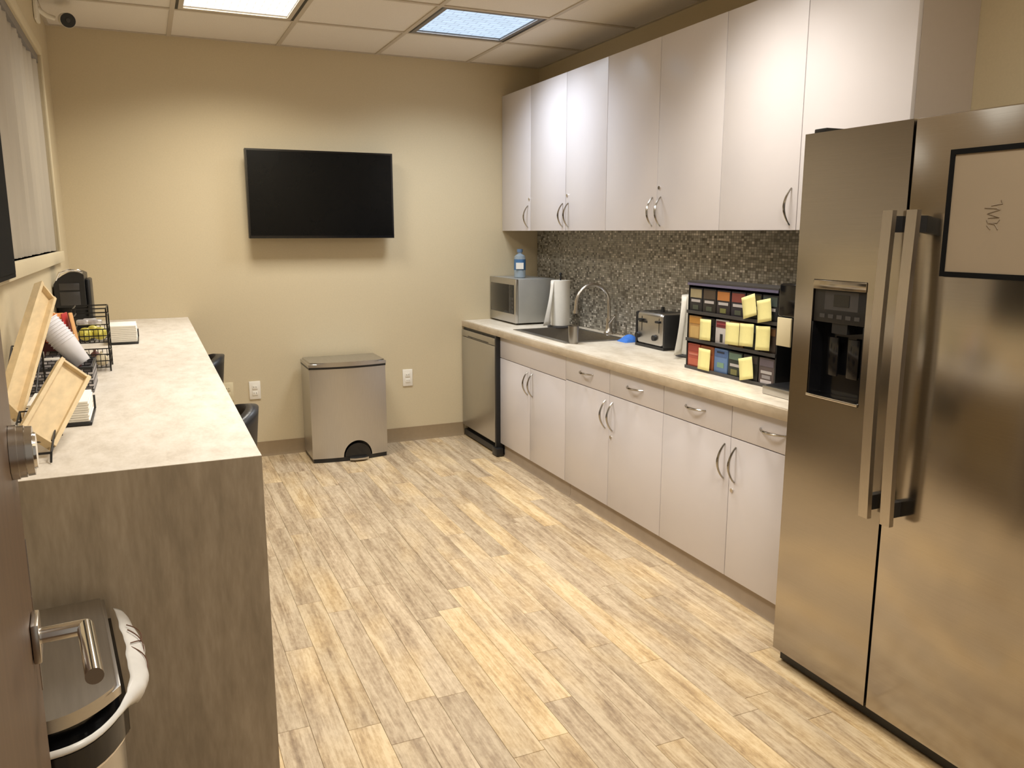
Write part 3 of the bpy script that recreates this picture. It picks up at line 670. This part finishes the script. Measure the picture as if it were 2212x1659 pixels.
# (body, upper panel, band, has note, note tilt, label)
BOX = [
 [((44, 42, 44), (168, 152, 112), 'dark coffee box with a cream upper panel in the top rack row'),
  ((48, 44, 40), (84, 68, 52), 'dark coffee box with a brown upper panel in the top rack row'),
  ((46, 38, 44), (196, 120, 52), 'dark coffee box with an orange upper panel in the top rack row'),
  ((44, 38, 50), (142, 62, 52), 'dark coffee box with a red upper panel in the top rack row'),
  ((40, 38, 36), (96, 88, 50), 'dark coffee box with an olive upper panel under a tilted note'),
  ((38, 40, 44), (70, 84, 80), 'dark coffee box with a grey-green upper panel in the top rack row')],
 [((190, 140, 74), (202, 138, 50), 'golden orange coffee box at the towel end of the middle rack row'),
  ((30, 26, 24), (40, 34, 30), 'black coffee box under a straight note in the middle rack row'),
  ((206, 198, 196), (122, 38, 44), 'white coffee box with a crimson upper half in the middle rack row'),
  ((184, 134, 74), (120, 70, 42), 'orange coffee box with a brown top under a note in the middle rack row'),
  ((60, 66, 58), (84, 96, 88), 'grey-green coffee box under a note in the middle rack row'),
  ((66, 50, 40), (124, 82, 46), 'brown coffee box under a note at the refrigerator end of the middle row')],
 [((190, 80, 56), (170, 62, 44), 'brick red coffee box at the towel end of the bottom rack row'),
  ((178, 92, 46), (150, 84, 40), 'rust orange coffee box under a note in the bottom rack row'),
  ((96, 132, 186), (72, 104, 160), 'blue coffee box in the bottom rack row'),
  ((40, 48, 38), (96, 124, 104), 'dark green coffee box with a white band in the bottom rack row'),
  ((46, 44, 38), (70, 60, 58), 'dark coffee box under a tilted note in the bottom rack row'),
  ((96, 80, 78), (104, 92, 102), 'grey-brown coffee box with white marks in the bottom rack row')]]
PITCHY = (RY1-RY0)/6
for r in range(3):
    for c in range(6):
        body, up, lb = BOX[r][c]; z = RZ[2-r]+.0005; ya = RY1-(c+1)*PITCHY+.004; yb = RY1-c*PITCHY-.004; h = .112; x0 = RX+.006
        t = thing('coffee_box', ((x0+.05), (ya+yb)/2, z), lb, 'box', 'coffee boxes in the rack')
        bx('carton', C(*body), t, x0, x0+.105, ya, yb, z, z+h, bev=.001)
        bx('upper_panel', C(*up), t, x0-.0012, x0-.0001, ya+.004, yb-.004, z+(.068 if r == 0 else .078), z+h-.006)
        if r == 0 or (r, c) in ((2, 3), (2, 5)): bx('name_band', C(190, 182, 180), t, x0-.0012, x0-.0001, ya+.012, yb-.012, z+.048, z+.060)
        if r == 0: bx('flavour_patch', C(74, 80, 64) if c != 2 else C(120, 120, 60), t, x0-.0012, x0-.0001, ya+.025, yb-.025, z+.014, z+.034)
        if (r, c) == (1, 0): bx('picture_patch', C(212, 170, 96), t, x0-.0012, x0-.0001, ya+.012, yb-.012, z+.012, z+.066)
        if (r, c) == (1, 2): bx('logo_patch', C(30, 28, 30), t, x0-.0012, x0-.0001, (ya+yb)/2-.006, (ya+yb)/2+.012, z+.014, z+.05); bx('name_band', C(170, 60, 66), t, x0-.0024, x0-.0013, ya+.01, yb-.01, z+.09, z+.097)
        if (r, c) == (2, 0): bx('name_band', C(214, 120, 96), t, x0-.0012, x0-.0001, ya+.012, yb-.012, z+.060, z+.068); bx('picture_patch', C(206, 96, 66), t, x0-.0012, x0-.0001, ya+.010, yb-.010, z+.014, z+.045)
        if (r, c) == (2, 2):
            bx('name_band', C(30, 38, 60), t, x0-.0024, x0-.0013, ya+.02, yb-.02, z+.094, z+.101); bx('picture_patch', C(120, 160, 130), t, x0-.0012, x0-.0001, ya+.022, yb-.022, z+.03, z+.052)
        if (r, c) == (2, 5):
            bx('name_band', C(206, 196, 196), t, x0-.0012, x0-.0001, ya+.012, yb-.012, z+.008, z+.022); bx('picture_patch', C(150, 144, 146), t, x0-.0012, x0-.0001, ya+.02, yb-.02, z+.028, z+.042)
        if (r, c) == (2, 3): bx('picture_patch', C(120, 116, 60), t, x0-.0012, x0-.0001, ya+.03, yb-.018, z+.012, z+.036)
def note(y, z, w, h, tilt, lb, curl=.006):
    mt = Matrix.Translation((RX+.0005, y, z)) @ Matrix.Rotation(R(tilt), 4, 'X')
    b = B()
    b.grid(lambda i, j: mt @ Vector((-.0075-.0-curl*(1-j)**2, (i-.5)*w, (j-.5)*h)), 3, 6)
    o = b.build('sticky_note', M_NOTE, None); md = o.modifiers.new('s', 'SOLIDIFY'); md.thickness = .0005
    tag(o, lb, 'sticky note', 'sticky notes on the coffee rack'); return o
def colY(c): return RY1-(c+.5)*PITCHY
note(colY(4)+.010, RZ[2]+.060, .084, .090, -17, 'yellow sticky note tilted on the olive-topped box, top rack row')
note(colY(5)+.016, RZ[2]+.050, .082, .090, -12, 'yellow sticky note tilted on the top-row box at the refrigerator end')
note(colY(1)+.002, RZ[1]+.060, .078, .094, -2, 'yellow sticky note on the black box beside the golden orange box', .003)
note(colY(3)+.012, RZ[1]+.063, .088, .094, -2, 'yellow sticky note on the brown-topped orange box, middle rack row', .003)
note(colY(4)+.018, RZ[1]+.068, .086, .094, -3, 'yellow sticky note on the grey-green box, middle rack row', .005)
note(colY(5)+.016, RZ[1]+.066, .084, .098, -4, 'yellow sticky note on the brown box, middle rack row', .005)
note(colY(1)+.002, RZ[0]+.054, .084, .096, 0, 'yellow sticky note on the rust orange box, bottom rack row', .003)
note(colY(4)+.010, RZ[0]+.056, .086, .092, -14, 'yellow sticky note tilted on the dark box, bottom rack row')

# brewer between the rack and the refrigerator
t = thing('coffee_brewer', (2.33, 2.36, CZ), 'black coffee brewer squeezed between the rack and the refrigerator', 'coffee maker')
bx('body', M_BLACK, t, 2.33, 2.52, 2.28, 2.47, CZ+.0005, CZ+.43, bev=.01)
bx('brew_head', M_BLACKG, t, 2.23, 2.33, 2.29, 2.46, CZ+.30, CZ+.43, bev=.01)
bx('drip_tray', M_STEEL, t, 2.175, 2.33, 2.29, 2.46, CZ+.0005, CZ+.034, bev=.004)
bx('tray_grate', M_BLACK, t, 2.185, 2.325, 2.30, 2.45, CZ+.0345, CZ+.038)
bx('front_panel', M_CREAM, t, 2.222, 2.2295, 2.375, 2.45, CZ+.19, CZ+.30, bev=.002)
bx('panel_bracket', M_BLACK, t, 2.2296, 2.33, 2.38, 2.445, CZ+.19, CZ+.30)

# ------------------------------------------------------------------ wall cabinets
UX = 2.362; UZ0, UZ1 = 1.476, 2.398
DY = [5.457, 4.986, 4.486, 4.008, 3.510, 3.012, 2.532, 2.035]
def wall_unit(i0, i1, lb, locked=True):
    t = thing('wall_cabinet', (2.51, (DY[i0]+DY[i1])/2, UZ0), lb, 'cabinet', 'white wall cabinets')
    bx('carcass', M_CARC if i1 < 7 else mat('cabinet_side_laminate', S(196, 184, 174), .5, noise=.01), t, UX+.019, X1-.001, DY[i1]+.001, DY[i0]-.001, UZ0+.001, UZ1)
    ds = []
    for k in range(i0, i1):
        d_ = bx('door', M_WHITE, t, UX, UX+.018, DY[k+1]+.0018, DY[k]-.0018, UZ0, UZ1, bev=.0012); ds.append(d_)
    if len(ds) == 1:
        vhandle(ds[0], UX, DY[i1]+.036, 1.497, 1.640)
        if locked: lock(ds[0], UX, DY[i1]+.018, 1.683)
    else:
        m_ = DY[i0+1]; vhandle(ds[0], UX, m_+.036, 1.497, 1.640); vhandle(ds[1], UX, m_-.036, 1.497, 1.640); lock(ds[1], UX, m_-.02, 1.685)
wall_unit(0, 1, 'narrow single-door white wall cabinet in the corner over the microwave')
wall_unit(1, 3, 'two-door white wall cabinet above the sink faucet')
wall_unit(3, 5, 'two-door white wall cabinet above the toaster')
wall_unit(5, 6, 'single-door white wall cabinet above the coffee rack', False)
wall_unit(6, 7, 'single-door white wall cabinet beside the top of the refrigerator', False)

# ------------------------------------------------------------------ refrigerator
FRX = 1.893; FY1, FYS, FY0 = 2.012, 1.614, 1.09; FZ0, FZ1 = .052, 1.765
t = thing('refrigerator', (2.25, 1.55, 0), 'stainless side-by-side refrigerator with an ice dispenser in one door', 'refrigerator')
bx('cabinet_body', M_DKGREY, t, FRX+.075, X1-.03, FY0+.004, FY1-.004, .03, FZ1-.012, bev=.003)
for y in (FY0+.06, FY1-.06): B().cyl((2.02, y, .0005), (2.02, y, .03), .018, .018, 12).build('foot', M_BLACK, t)
bx('kick_grille', M_BLACK, t, FRX+.030, FRX+.075, FY0+.01, FY1-.006, .006, FZ0-.006)
def recess_door(x0, x1, ya, yb, z0, z1, hole, depth):
    b = B(); bm = b.bm; hy0, hy1, hz0, hz1 = hole
    O = [(ya, z0), (yb, z0), (yb, z1), (ya, z1)]; I = [(hy0, hz0), (hy1, hz0), (hy1, hz1), (hy0, hz1)]
    fo = [bm.verts.new((x0, *p)) for p in O]; fi = [bm.verts.new((x0, *p)) for p in I]; de = [bm.verts.new((x0+depth, *p)) for p in I]; bo = [bm.verts.new((x1, *p)) for p in O]
    for i in range(4):
        j = (i+1) % 4; bm.faces.new((fo[i], fo[j], fi[j], fi[i])); bm.faces.new((fi[i], fi[j], de[j], de[i])); bm.faces.new((fo[i], bo[i], bo[j], fo[j]))
    bm.faces.new(de); bm.faces.new(bo[::-1]); return b
HOLE = (1.727, 1.936, .958, 1.326)
dl = recess_door(FRX, FRX+.068, FYS+.0035, FY1, FZ0, FZ1, HOLE, .058).build('freezer_door', M_FRIDGE, t, sharp=20)
b = B(); b.box(FRX, FRX+.068, FY0, FYS-.0035, FZ0, FZ1, bev=.004); dr_ = b.build('fridge_door', M_FRIDGE, t)
bx('door_gasket', M_BLACK, t, FRX+.02, FRX+.0745, FYS-.0034, FYS+.0034, FZ0+.002, FZ1-.002)
# hinge caps
for y in (FY1-.07, FY0+.03): bx('hinge_cap', M_BLACK, t, FRX+.015, FRX+.12, y, y+.05, FZ1+.0005, FZ1+.014, bev=.003)
# dispenser
y0, y1, z0, z1 = HOLE; e = .0015
b = B(); b.box(FRX+.05, FRX+.0565, y0+e, y1-e, z0+e, 1.195).box(FRX+.002, FRX+.05, y0+e, y0+.006, z0+e, 1.195).box(FRX+.002, FRX+.05, y1-.006, y1-e, z0+e, 1.195)
dp = b.build('dispenser_cavity', M_BLACKG, t)
bx('control_panel', M_BLACK, t, FRX+.006, FRX+.05, y0+e, y1-e, 1.196, z1-.03, bev=.002)
cpp = bx('dispenser_hood', M_FRIDGE, t, FRX-.004, FRX+.05, y0+e, y1-e, z1-.029, z1-e, bev=.002)
bx('display', M_BLACKG, t, FRX+.0045, FRX+.0058, 1.795, 1.855, 1.248, 1.283)
bx('display_surround', M_DKGREY, t, FRX+.0058, FRX+.0064, 1.762, 1.892, 1.236, 1.292)
for k in range(5): bx('touch_button', M_DKGREY, t, FRX+.005, FRX+.0062, 1.752+k*.034, 1.772+k*.034, 1.210, 1.222)
bx('dispenser_lip', M_CHROME, t, FRX-.006, FRX+.05, y0+e, y1-e, z0+e, z0+.010, bev=.002)
for yy in (1.79, 1.87): bx('paddle', M_BLACKG, t, FRX+.03, FRX+.036, yy-.022, yy+.022, 1.03, 1.15, bev=.002)
b = B(); b.box(FRX+.01, FRX+.05, 1.80, 1.86, 1.165, 1.196); b.build('ice_chute', M_BLACK, t)
# handles
def fhandle(d_, yc):
    b = B(); n = 18; prof = []
    for k in range(n+1):
        s = k/n; prof.append((FRX-.047-.010*math.sin(math.pi*s), .655+.872*s))
    poly = prof+[(p[0]+.016, p[1]) for p in prof[::-1]]
    b.prism(poly, 1, yc-.0165, yc+.0165); es = [ed for ed in b.bm.edges if abs(ed.verts[0].co.y-ed.verts[1].co.y) < 1e-6]
    h = b.build('handle', mat('handle_steel', (.60, .55, .48, 1), .3, 1, noise=.04, nscale=40, stretch=(30, 30, .5)), d_)
    for z in (.70, 1.49): bx('handle_bracket', M_BLACK, h, FRX-.034, FRX-.0002, yc-.011, yc+.011, z-.022, z+.022)
fhandle(dl, 1.637); fhandle(dr_, 1.560)
# dry-erase board on the door
BY1, BY0, BZ0_, BZ1_ = 1.492, 1.115, 1.356, 1.674; f = .013
t = thing('message_board', (FRX, (BY0+BY1)/2, BZ0_), 'grey magnetic message board with a black frame on the refrigerator door', 'board')
bx('board_face', mat('board_face_grey', S(142, 127, 107), .3, noise=.02, nscale=6), t, FRX-.006, FRX-.0005, BY0+f, BY1-f, BZ0_+f, BZ1_-f)
b = B(); xa = FRX-.009; xb = FRX-.0005
b.box(xa, xb, BY0, BY1, BZ0_, BZ0_+f).box(xa, xb, BY0, BY1, BZ1_-f, BZ1_).box(xa, xb, BY0, BY0+f, BZ0_+f, BZ1_-f).box(xa, xb, BY1-f, BY1, BZ0_+f, BZ1_-f); b.build('frame', M_MATTE, t)
b = B(); q = lambda a_, c_: px(2000+a_*.1929, 300+c_*.1929, 0, FRX-.0066)
for st in ([(845, 685), (862, 725), (735, 748)], [(660, 772), (800, 778), (835, 790), (690, 838), (820, 880), (700, 885)], [(680, 905), (700, 945), (800, 940), (825, 905)], [(715, 945), (770, 955), (805, 1015)], [(680, 965), (720, 1015)]):
    b.tube([q(*p) for p in st], .0011, 5)
b.build('marker_writing', mat('faded_marker', S(124, 109, 91), .6, noise=.05), t)

# ------------------------------------------------------------------ things on the bar
def napkins(x0, x1, y0, y1, h, lb):
    t = thing('napkin_tray', ((x0+x1)/2, (y0+y1)/2, BZ), lb, 'napkin tray', 'napkin trays on the bar')
    b = B(); b.box(x0-.006, x1+.006, y0-.006, y1+.006, BZ+.002, BZ+.010, bev=.002)
    b.build('tray', M_BLACK, t)
    b = B()
    for px_, py_ in ((x0-.004, y1+.004), (x1+.004, y1+.004)): b.cyl((px_, py_, BZ+.01), (px_, py_, BZ+.05), .003, .003, 8)
    b.build('corner_post', M_BLACK, t)
    n = 9; st = None
    for k in range(n):
        dz = h/n; j = random.uniform(-.002, .002); o = bx('napkin_fold', M_PAPER, t, x0+j, x1+j, y0+j, y1-j, BZ+.0105+k*dz, BZ+.0105+(k+1)*dz-.0006, bev=.0015)
napkins(-.318, -.172, 2.468, 2.655, .058, 'black tray of white napkins beside the wire rack near the end panel')
napkins(-.178, -.062, 4.235, 4.44, .078, 'black tray of white napkins beside the two-tier wire basket')

def trough(pb, pt, wid, depth, lb, nrm):
    pb, pt = Vector(pb), Vector(pt); d = (pt-pb); L = d.length; d.normalize(); n = Vector(nrm); n = (n-d*n.dot(d)).normalized(); s = d.cross(n)
    mt = Matrix(((s.x, d.x, n.x, pb.x), (s.y, d.y, n.y, pb.y), (s.z, d.z, n.z, pb.z), (0, 0, 0, 1)))
    t = thing('wood_tray', pb, lb, 'tray', 'pale wood trays in wire racks')
    B().box(-wid/2, wid/2, 0, L, 0, .008, mtx=mt).build('tray_floor', M_TROUGH, t)
    for q in (-1, 1): B().box(q*wid/2-.005, q*wid/2+.005, 0, L, .0, depth, mtx=mt).build('tray_side', M_TROUGH, t)
    B().box(-wid/2+.005, wid/2-.005, L-.008, L, .008, depth*.9, mtx=mt).build('tray_end', M_TROUGH, t)
    B().box(-wid/2+.005, wid/2-.005, 0, .008, .008, depth, mtx=mt).build('tray_end', M_TROUGH, t)
    return mt, L
trough((-.272, 2.16, .985), (-.200, 2.42, 1.105), .078, .022, 'short pale wood tray tilted in the wire rack near the end panel', (.6, -.75, .5))
trough((-.368, 2.46, 1.00), px(90, 632, 1, 2.97), .064, .026, 'long pale wood tray tilted up along the wall above the bar', (.9, -.4, .3))
# wire racks
def wire_rack(x0, x1, y0, y1, zl, zh, lb):
    t = thing('wire_rack', ((x0+x1)/2, (y0+y1)/2, BZ), lb, 'rack', 'black wire racks on the bar')
    r = .0026
    for x in (x0, x1):
        b = B(); b.tube([(x, y0-.02, BZ+.0035), (x, y0, BZ+.02), (x, y0, zl), (x, y1, zh), (x, y1, BZ+.02), (x, y1+.02, BZ+.0035)], r, 6); b.build('side_wire', M_WIRE, t)
    for k in range(5):
        s = k/4; B().tube([(x0, y0+(y1-y0)*s, zl+(zh-zl)*s), (x1, y0+(y1-y0)*s, zl+(zh-zl)*s)], r*.8, 6).build('cross_wire', M_WIRE, t)
    for zz in (BZ+.02,):
        for y in (y0, y1): B().tube([(x0, y, zz), (x1, y, zz)], r*.8, 6).build('cross_wire', M_WIRE, t)
    for s in (.35, .7):
        B().tube([(x0, y0, BZ+.02+(zl-BZ-.02)*s), (x0, y1, BZ+.02+(zl-BZ-.02)*s)], r*.8, 6).build('brace_wire', M_WIRE, t)
        B().tube([(x1, y0, BZ+.02+(zl-BZ-.02)*s), (x1, y1, BZ+.02+(zl-BZ-.02)*s)], r*.8, 6).build('brace_wire', M_WIRE, t)
wire_rack(-.318, -.232, 2.10, 2.34, .967, 1.022, 'black wire rack holding the short tray near the end panel')
wire_rack(-.398, -.318, 2.68, 2.92, 1.01, 1.12, 'black wire rack under the long tray by the wall')
# black and white basket
x0, x1, y0, y1 = -.392, -.186, 2.985, 3.215
t = thing('woven_basket', ((x0+x1)/2, (y0+y1)/2, BZ), 'black and white patterned woven basket holding cups and sachets', 'basket')
b = B(); z0, z1 = BZ+.001, BZ+.085; w_ = .006
b.box(x0, x1, y0, y0+w_, z0, z1).box(x0, x1, y1-w_, y1, z0, z1).box(x0, x0+w_, y0+w_, y1-w_, z0, z1).box(x1-w_, x1, y0+w_, y1-w_, z0, z1).box(x0+w_, x1-w_, y0+w_, y1-w_, z0, z0+.006)
b.build('basket_wall', M_WEAVE, t)
b = B(); b.tube([(x0, y0, z1), (x1, y0, z1), (x1, y1, z1), (x0, y1, z1)], .004, 8, True); b.build('basket_rim', M_BLACK, t)
# patterned packets heaped in the basket
for k in range(10):
    cx_ = x0+.036+.052*(k % 2); cy_ = y0+.018+.026*(k//2)
    mt = Matrix.Translation((cx_, cy_, BZ+.0075)) @ Euler((R(-4), 0, R(random.uniform(-4, 4)))).to_matrix().to_4x4()
    b = B(); b.box(-.023, .023, -.003, .003, .001, .105+.004*(k//2), bev=.002, mtx=mt); o = b.build('drink_packet', M_PAPER if k in (3, 8) else M_WEAVE, None)
    tag(o, 'small white packet standing in the woven basket' if k in (3, 8) else 'small black and white patterned packet standing in the woven basket', 'packet', 'packets in the woven basket')
# nested cups, tilted
M_CUP = mat('frosted_cup_plastic', S(240, 238, 242), .25, noise=.02, nscale=40, alpha=.85)
cb = Vector((-.222, 3.09, 1.035)); ct = Vector((-.318, 3.10, 1.178)); d = (ct-cb).normalized(); rot = Vector((0, 0, 1)).rotation_difference(d).to_matrix().to_4x4()
first = None
for k in range(9):
    if first is None:
        b = B(); b.lathe([(.026, 0), (.028, .002), (.0385, .088), (.041, .089), (.041, .092), (.0375, .092), (.027, .004)], (0, 0, 0), 22)
        first = b.build('plastic_cup', M_CUP, None, org=(0, 0, 0)); o = first
    else: o = first.copy(); COL.objects.link(o)
    o.matrix_world = Matrix.Translation(cb+d*(.0105*k-.005)) @ rot
    tag(o, 'frosted plastic cup in the tilted nested stack over the basket', 'cup', 'nested plastic cups')
# orange and red sachets behind
for k in range(6):
    col = [(226, 160, 96), (214, 96, 60), (232, 190, 140), (224, 148, 84), (190, 60, 62), (228, 170, 110)][k]
    mt = Matrix.Translation((-.338+.019*k, 3.187, BZ+.195)) @ Euler((R(-8), R(random.uniform(-6, 6)), R(78+random.uniform(-14, 14)))).to_matrix().to_4x4()
    b = B(); b.box(-.03, .03, -.003, .003, -.045, .055, bev=.0022, mtx=mt); o = b.build('tea_sachet', mat('sachet_%d' % k, S(*col), .45, noise=.08, nscale=40), None)
    tag(o, ['pale orange sachet standing behind the plastic cups', 'red-orange sachet standing behind the plastic cups', 'peach sachet standing behind the plastic cups', 'deep amber sachet standing behind the plastic cups', 'dark red sachet standing behind the plastic cups', 'tan orange sachet standing behind the plastic cups'][k], 'sachet', 'sachets behind the cups')
bx_h = thing('sachet_holder', (-.29, 3.19, BZ), 'dark holder box in the basket carrying the orange sachets', 'holder')
b = B(); b.box(-.352, -.232, 3.165, 3.169, BZ+.0075, BZ+.15).box(-.352, -.232, 3.204, 3.208, BZ+.0075, BZ+.15).box(-.352, -.348, 3.169, 3.204, BZ+.0075, BZ+.15).box(-.236, -.232, 3.169, 3.204, BZ+.0075, BZ+.15).box(-.348, -.236, 3.169, 3.204, BZ+.13, BZ+.135)
b.build('holder_body', mat('dark_red_card', S(84, 40, 42), .5, noise=.06), bx_h)
# two-tier wire basket with fruit
x0, x1, y0, y1 = -.262, -.150, 3.43, 3.60
t = thing('wire_basket', ((x0+x1)/2, (y0+y1)/2, BZ), 'two-tier black wire basket of fruit beside the coffee maker', 'basket')
for x in (x0, x1):
    for y in (y0, y1): B().tube([(x, y, BZ+.0005), (x, y, BZ+.24)], .003, 6).build('post', M_WIRE, t)
for nm, z, h in (('lower_tier', BZ+.016, .05), ('upper_tier', BZ+.112, .05)):
    b = B()
    for zz in (z, z+h/2, z+h): b.tube([(x0, y0, zz), (x1, y0, zz), (x1, y1, zz), (x0, y1, zz)], .0022, 6, True)
    for k in range(1, 7): b.tube([(x0+(x1-x0)*k/7, y0, z+h), (x0+(x1-x0)*k/7, y0, z), (x0+(x1-x0)*k/7, y1, z), (x0+(x1-x0)*k/7, y1, z+h)], .0014, 5)
    for k in range(1, 5): b.tube([(x0, y0+(y1-y0)*k/5, z+h), (x0, y0+(y1-y0)*k/5, z), (x1, y0+(y1-y0)*k/5, z), (x1, y0+(y1-y0)*k/5, z+h)], .0014, 5)
    b.build(nm, M_WIRE, t)
b = B()
for zz in (BZ+.21, BZ+.24): b.tube([(x0, y0, zz), (x1, y0, zz), (x1, y1, zz), (x0, y1, zz)], .0025, 6, True)
b.build('top_rail', M_WIRE, t)
M_LEM = mat('lemon_skin', S(226, 214, 96), .45, noise=.05, nscale=60, bump=.3)
for k, (fx_, fy_) in enumerate(((-.228, 3.468), (-.178, 3.47), (-.205, 3.535))):
    b = B(); b.sphere((fx_, fy_, BZ+.142), .025, 1.0, 1.18, 1.0); b.sphere((fx_, fy_-.029, BZ+.142), .007)
    tag(b.build('lemon', M_LEM, None), 'yellow lemon in the upper tier of the wire basket', 'lemon', 'lemons in the wire basket')
for (fx_, fy_, cc, nm, lb) in ((-.180, 3.47, (224, 210, 178), 'onion', 'pale round onion in the lower tier of the wire basket'), (-.205, 3.535, (126, 82, 78), 'shallot', 'purple-brown shallot in the lower tier of the wire basket'), (-.230, 3.47, (70, 66, 60), 'avocado', 'dark green avocado in the lower tier of the wire basket')):
    b = B(); b.lathe([(.006, -.002), (.018, .003), (.0245, .016), (.0235, .028), (.013, .040), (.004, .047), (.003, .053)], (fx_, fy_, BZ+.020), 18)
    tag(b.build(nm, mat(nm+'_skin', S(*cc), .45, noise=.08, nscale=30), None), lb, nm)
for k, (fx_, fy_) in enumerate(((-.23, 3.46), (-.19, 3.455), (-.21, 3.50))):
    b = B(); b.box(fx_-.024, fx_+.024, fy_-.012, fy_+.012, BZ+.178, BZ+.198, bev=.006); o = b.build('foil_packet', mat('foil_wrap', (.75, .73, .74, 1), .3, .6, noise=.1, nscale=70, bump=.8), None)
    tag(o, 'silver-white foil packet on top of the lemons in the wire basket', 'packet', 'foil packets over the lemons')
# single-serve coffee maker
x0, x1, y0, y1 = -.402, -.272, 4.39, 4.66
t = thing('coffee_maker', ((x0+x1)/2, (y0+y1)/2, BZ), 'black single-serve coffee maker with rounded top on the bar by the wall', 'coffee maker')
bx('base', M_BLACK, t, x0, x1, y0, y1, BZ+.0005, BZ+.04, bev=.006)
bx('column', M_BLACK, t, x0, x1, y0+.10, y1, BZ+.04, BZ+.22, bev=.004)
b = B(); pr_ = [(x0, BZ+.17), (x1, BZ+.17), (x1, BZ+.29)]+[(x0+(x1-x0)*(1-k/10), BZ+.29+.048*math.sin(math.pi*(.25+.75*k/10)) if k < 10 else BZ+.28) for k in range(0, 11)]
b.prism(pr_, 1, y0, y1); b.build('brew_head', M_BLACK, t)
bx('front_panel', M_DKGREY, t, x0+.022, x1-.022, y0-.005, y0-.0003, BZ+.18, BZ+.245, bev=.002)
bx('lid_panel', M_DKGREY, t, x0+.022, x1-.022, y0-.005, y0-.0003, BZ+.252, BZ+.285, bev=.002)
b = B(); b.tube([(x0+.012, y0-.002, BZ+.30), (x0+.03, y0-.012, BZ+.335), (x0+.07, y0-.014, BZ+.348), (x1-.02, y0-.012, BZ+.345), (x1-.004, y0-.002, BZ+.335)], .005, 8); b.build('lift_handle', M_CHROME, t)
bx('drip_tray', M_GREYP, t, x0+.015, x1-.015, y0+.006, y0+.095, BZ+.0405, BZ+.046)
bx('water_tank', M_BLACK, t, x1+.0005, x1+.022, y0+.05, y1-.03, BZ+.01, BZ+.30, bev=.008)

# ------------------------------------------------------------------ open door with lever and deadbolt
hx, hy = -.090, .197
door = bpy.data.objects.new('door_1', None)
b = B(); b.box(-.045, 0, 0, .908, .008, 2.11, bev=.001); bm_door = b
bmesh.ops.recalc_face_normals(b.bm, faces=b.bm.faces); me = bpy.data.meshes.new('door_1'); b.bm.to_mesh(me); b.bm.free(); me.materials.append(M_DOOR)
door = bpy.data.objects.new('door_1', me); COL.objects.link(door); struct(door); door.location = (hx, hy, 0); door.rotation_euler = (0, 0, math.atan(.077))
def dpart(b, name, m, p=None):
    bmesh.ops.recalc_face_normals(b.bm, faces=b.bm.faces)
    for f in b.bm.faces: f.smooth = True
    me = bpy.data.meshes.new(name); b.bm.to_mesh(me); b.bm.free(); me.set_sharp_from_angle(angle=R(40)); me.materials.append(m)
    o = bpy.data.objects.new(name, me); COL.objects.link(o); o.parent = p or door; return o
LY = .845; LZ = 1.0; DZ = 1.225
# deadbolt: tapered collar and cylinder
b = B(); b.cyl((0.0005, LY, DZ), (.008, LY, DZ), .031, .031, 32).cyl((.008, LY, DZ), (.015, LY, DZ), .0295, .0295, 32).cyl((.016, LY, DZ), (.023, LY, DZ), .0285, .028, 32).cyl((.015, LY, DZ), (.016, LY, DZ), .026, .026, 32); c1 = dpart(b, 'deadbolt', M_NICKEL)
b = B(); b.cyl((.0231, LY, DZ), (.026, LY, DZ), .021, .020, 28); dpart(b, 'key_cylinder', M_CHROME, c1)
# lever: square rose, spindle and returning grip
b = B(); b.box(.0005, .009, LY-.024, LY+.024, LZ-.024, LZ+.024, bev=.002); rs = dpart(b, 'lever_rose', M_NICKEL)
b = B(); b.cyl((.009, LY, LZ), (.056, LY, LZ), .0095, .0095, 20); b.sphere((.056, LY, LZ), .0095); b.cyl((.056, LY, LZ), (.062, LY-.128, LZ-.001), .0095, .0095, 20); dpart(b, 'lever_handle', M_CHROME)
b = B(); b.box(-.046, .001, .905, .9105, LZ-.10, LZ+.10); dpart(b, 'latch_plate', M_NICKEL)
for z in (.25, 1.05, 1.88):
    b = B(); b.cyl((-.008+.012, -.006, z-.05), (-.008+.012, -.006, z+.05), .0065, .0065, 12); dpart(b, 'hinge', M_NICKEL)
fr = B(); fr.box(DX0-.035, DX0-.003, Y0-T, Y0-.004, 0, 2.13).box(DX1-.032, DX1, Y0-T, Y0, 0, 2.13).box(DX0-.003, DX1-.032, Y0-T, Y0, 2.115, 2.13)
struct(fr.build('trim_2', M_DOOR))
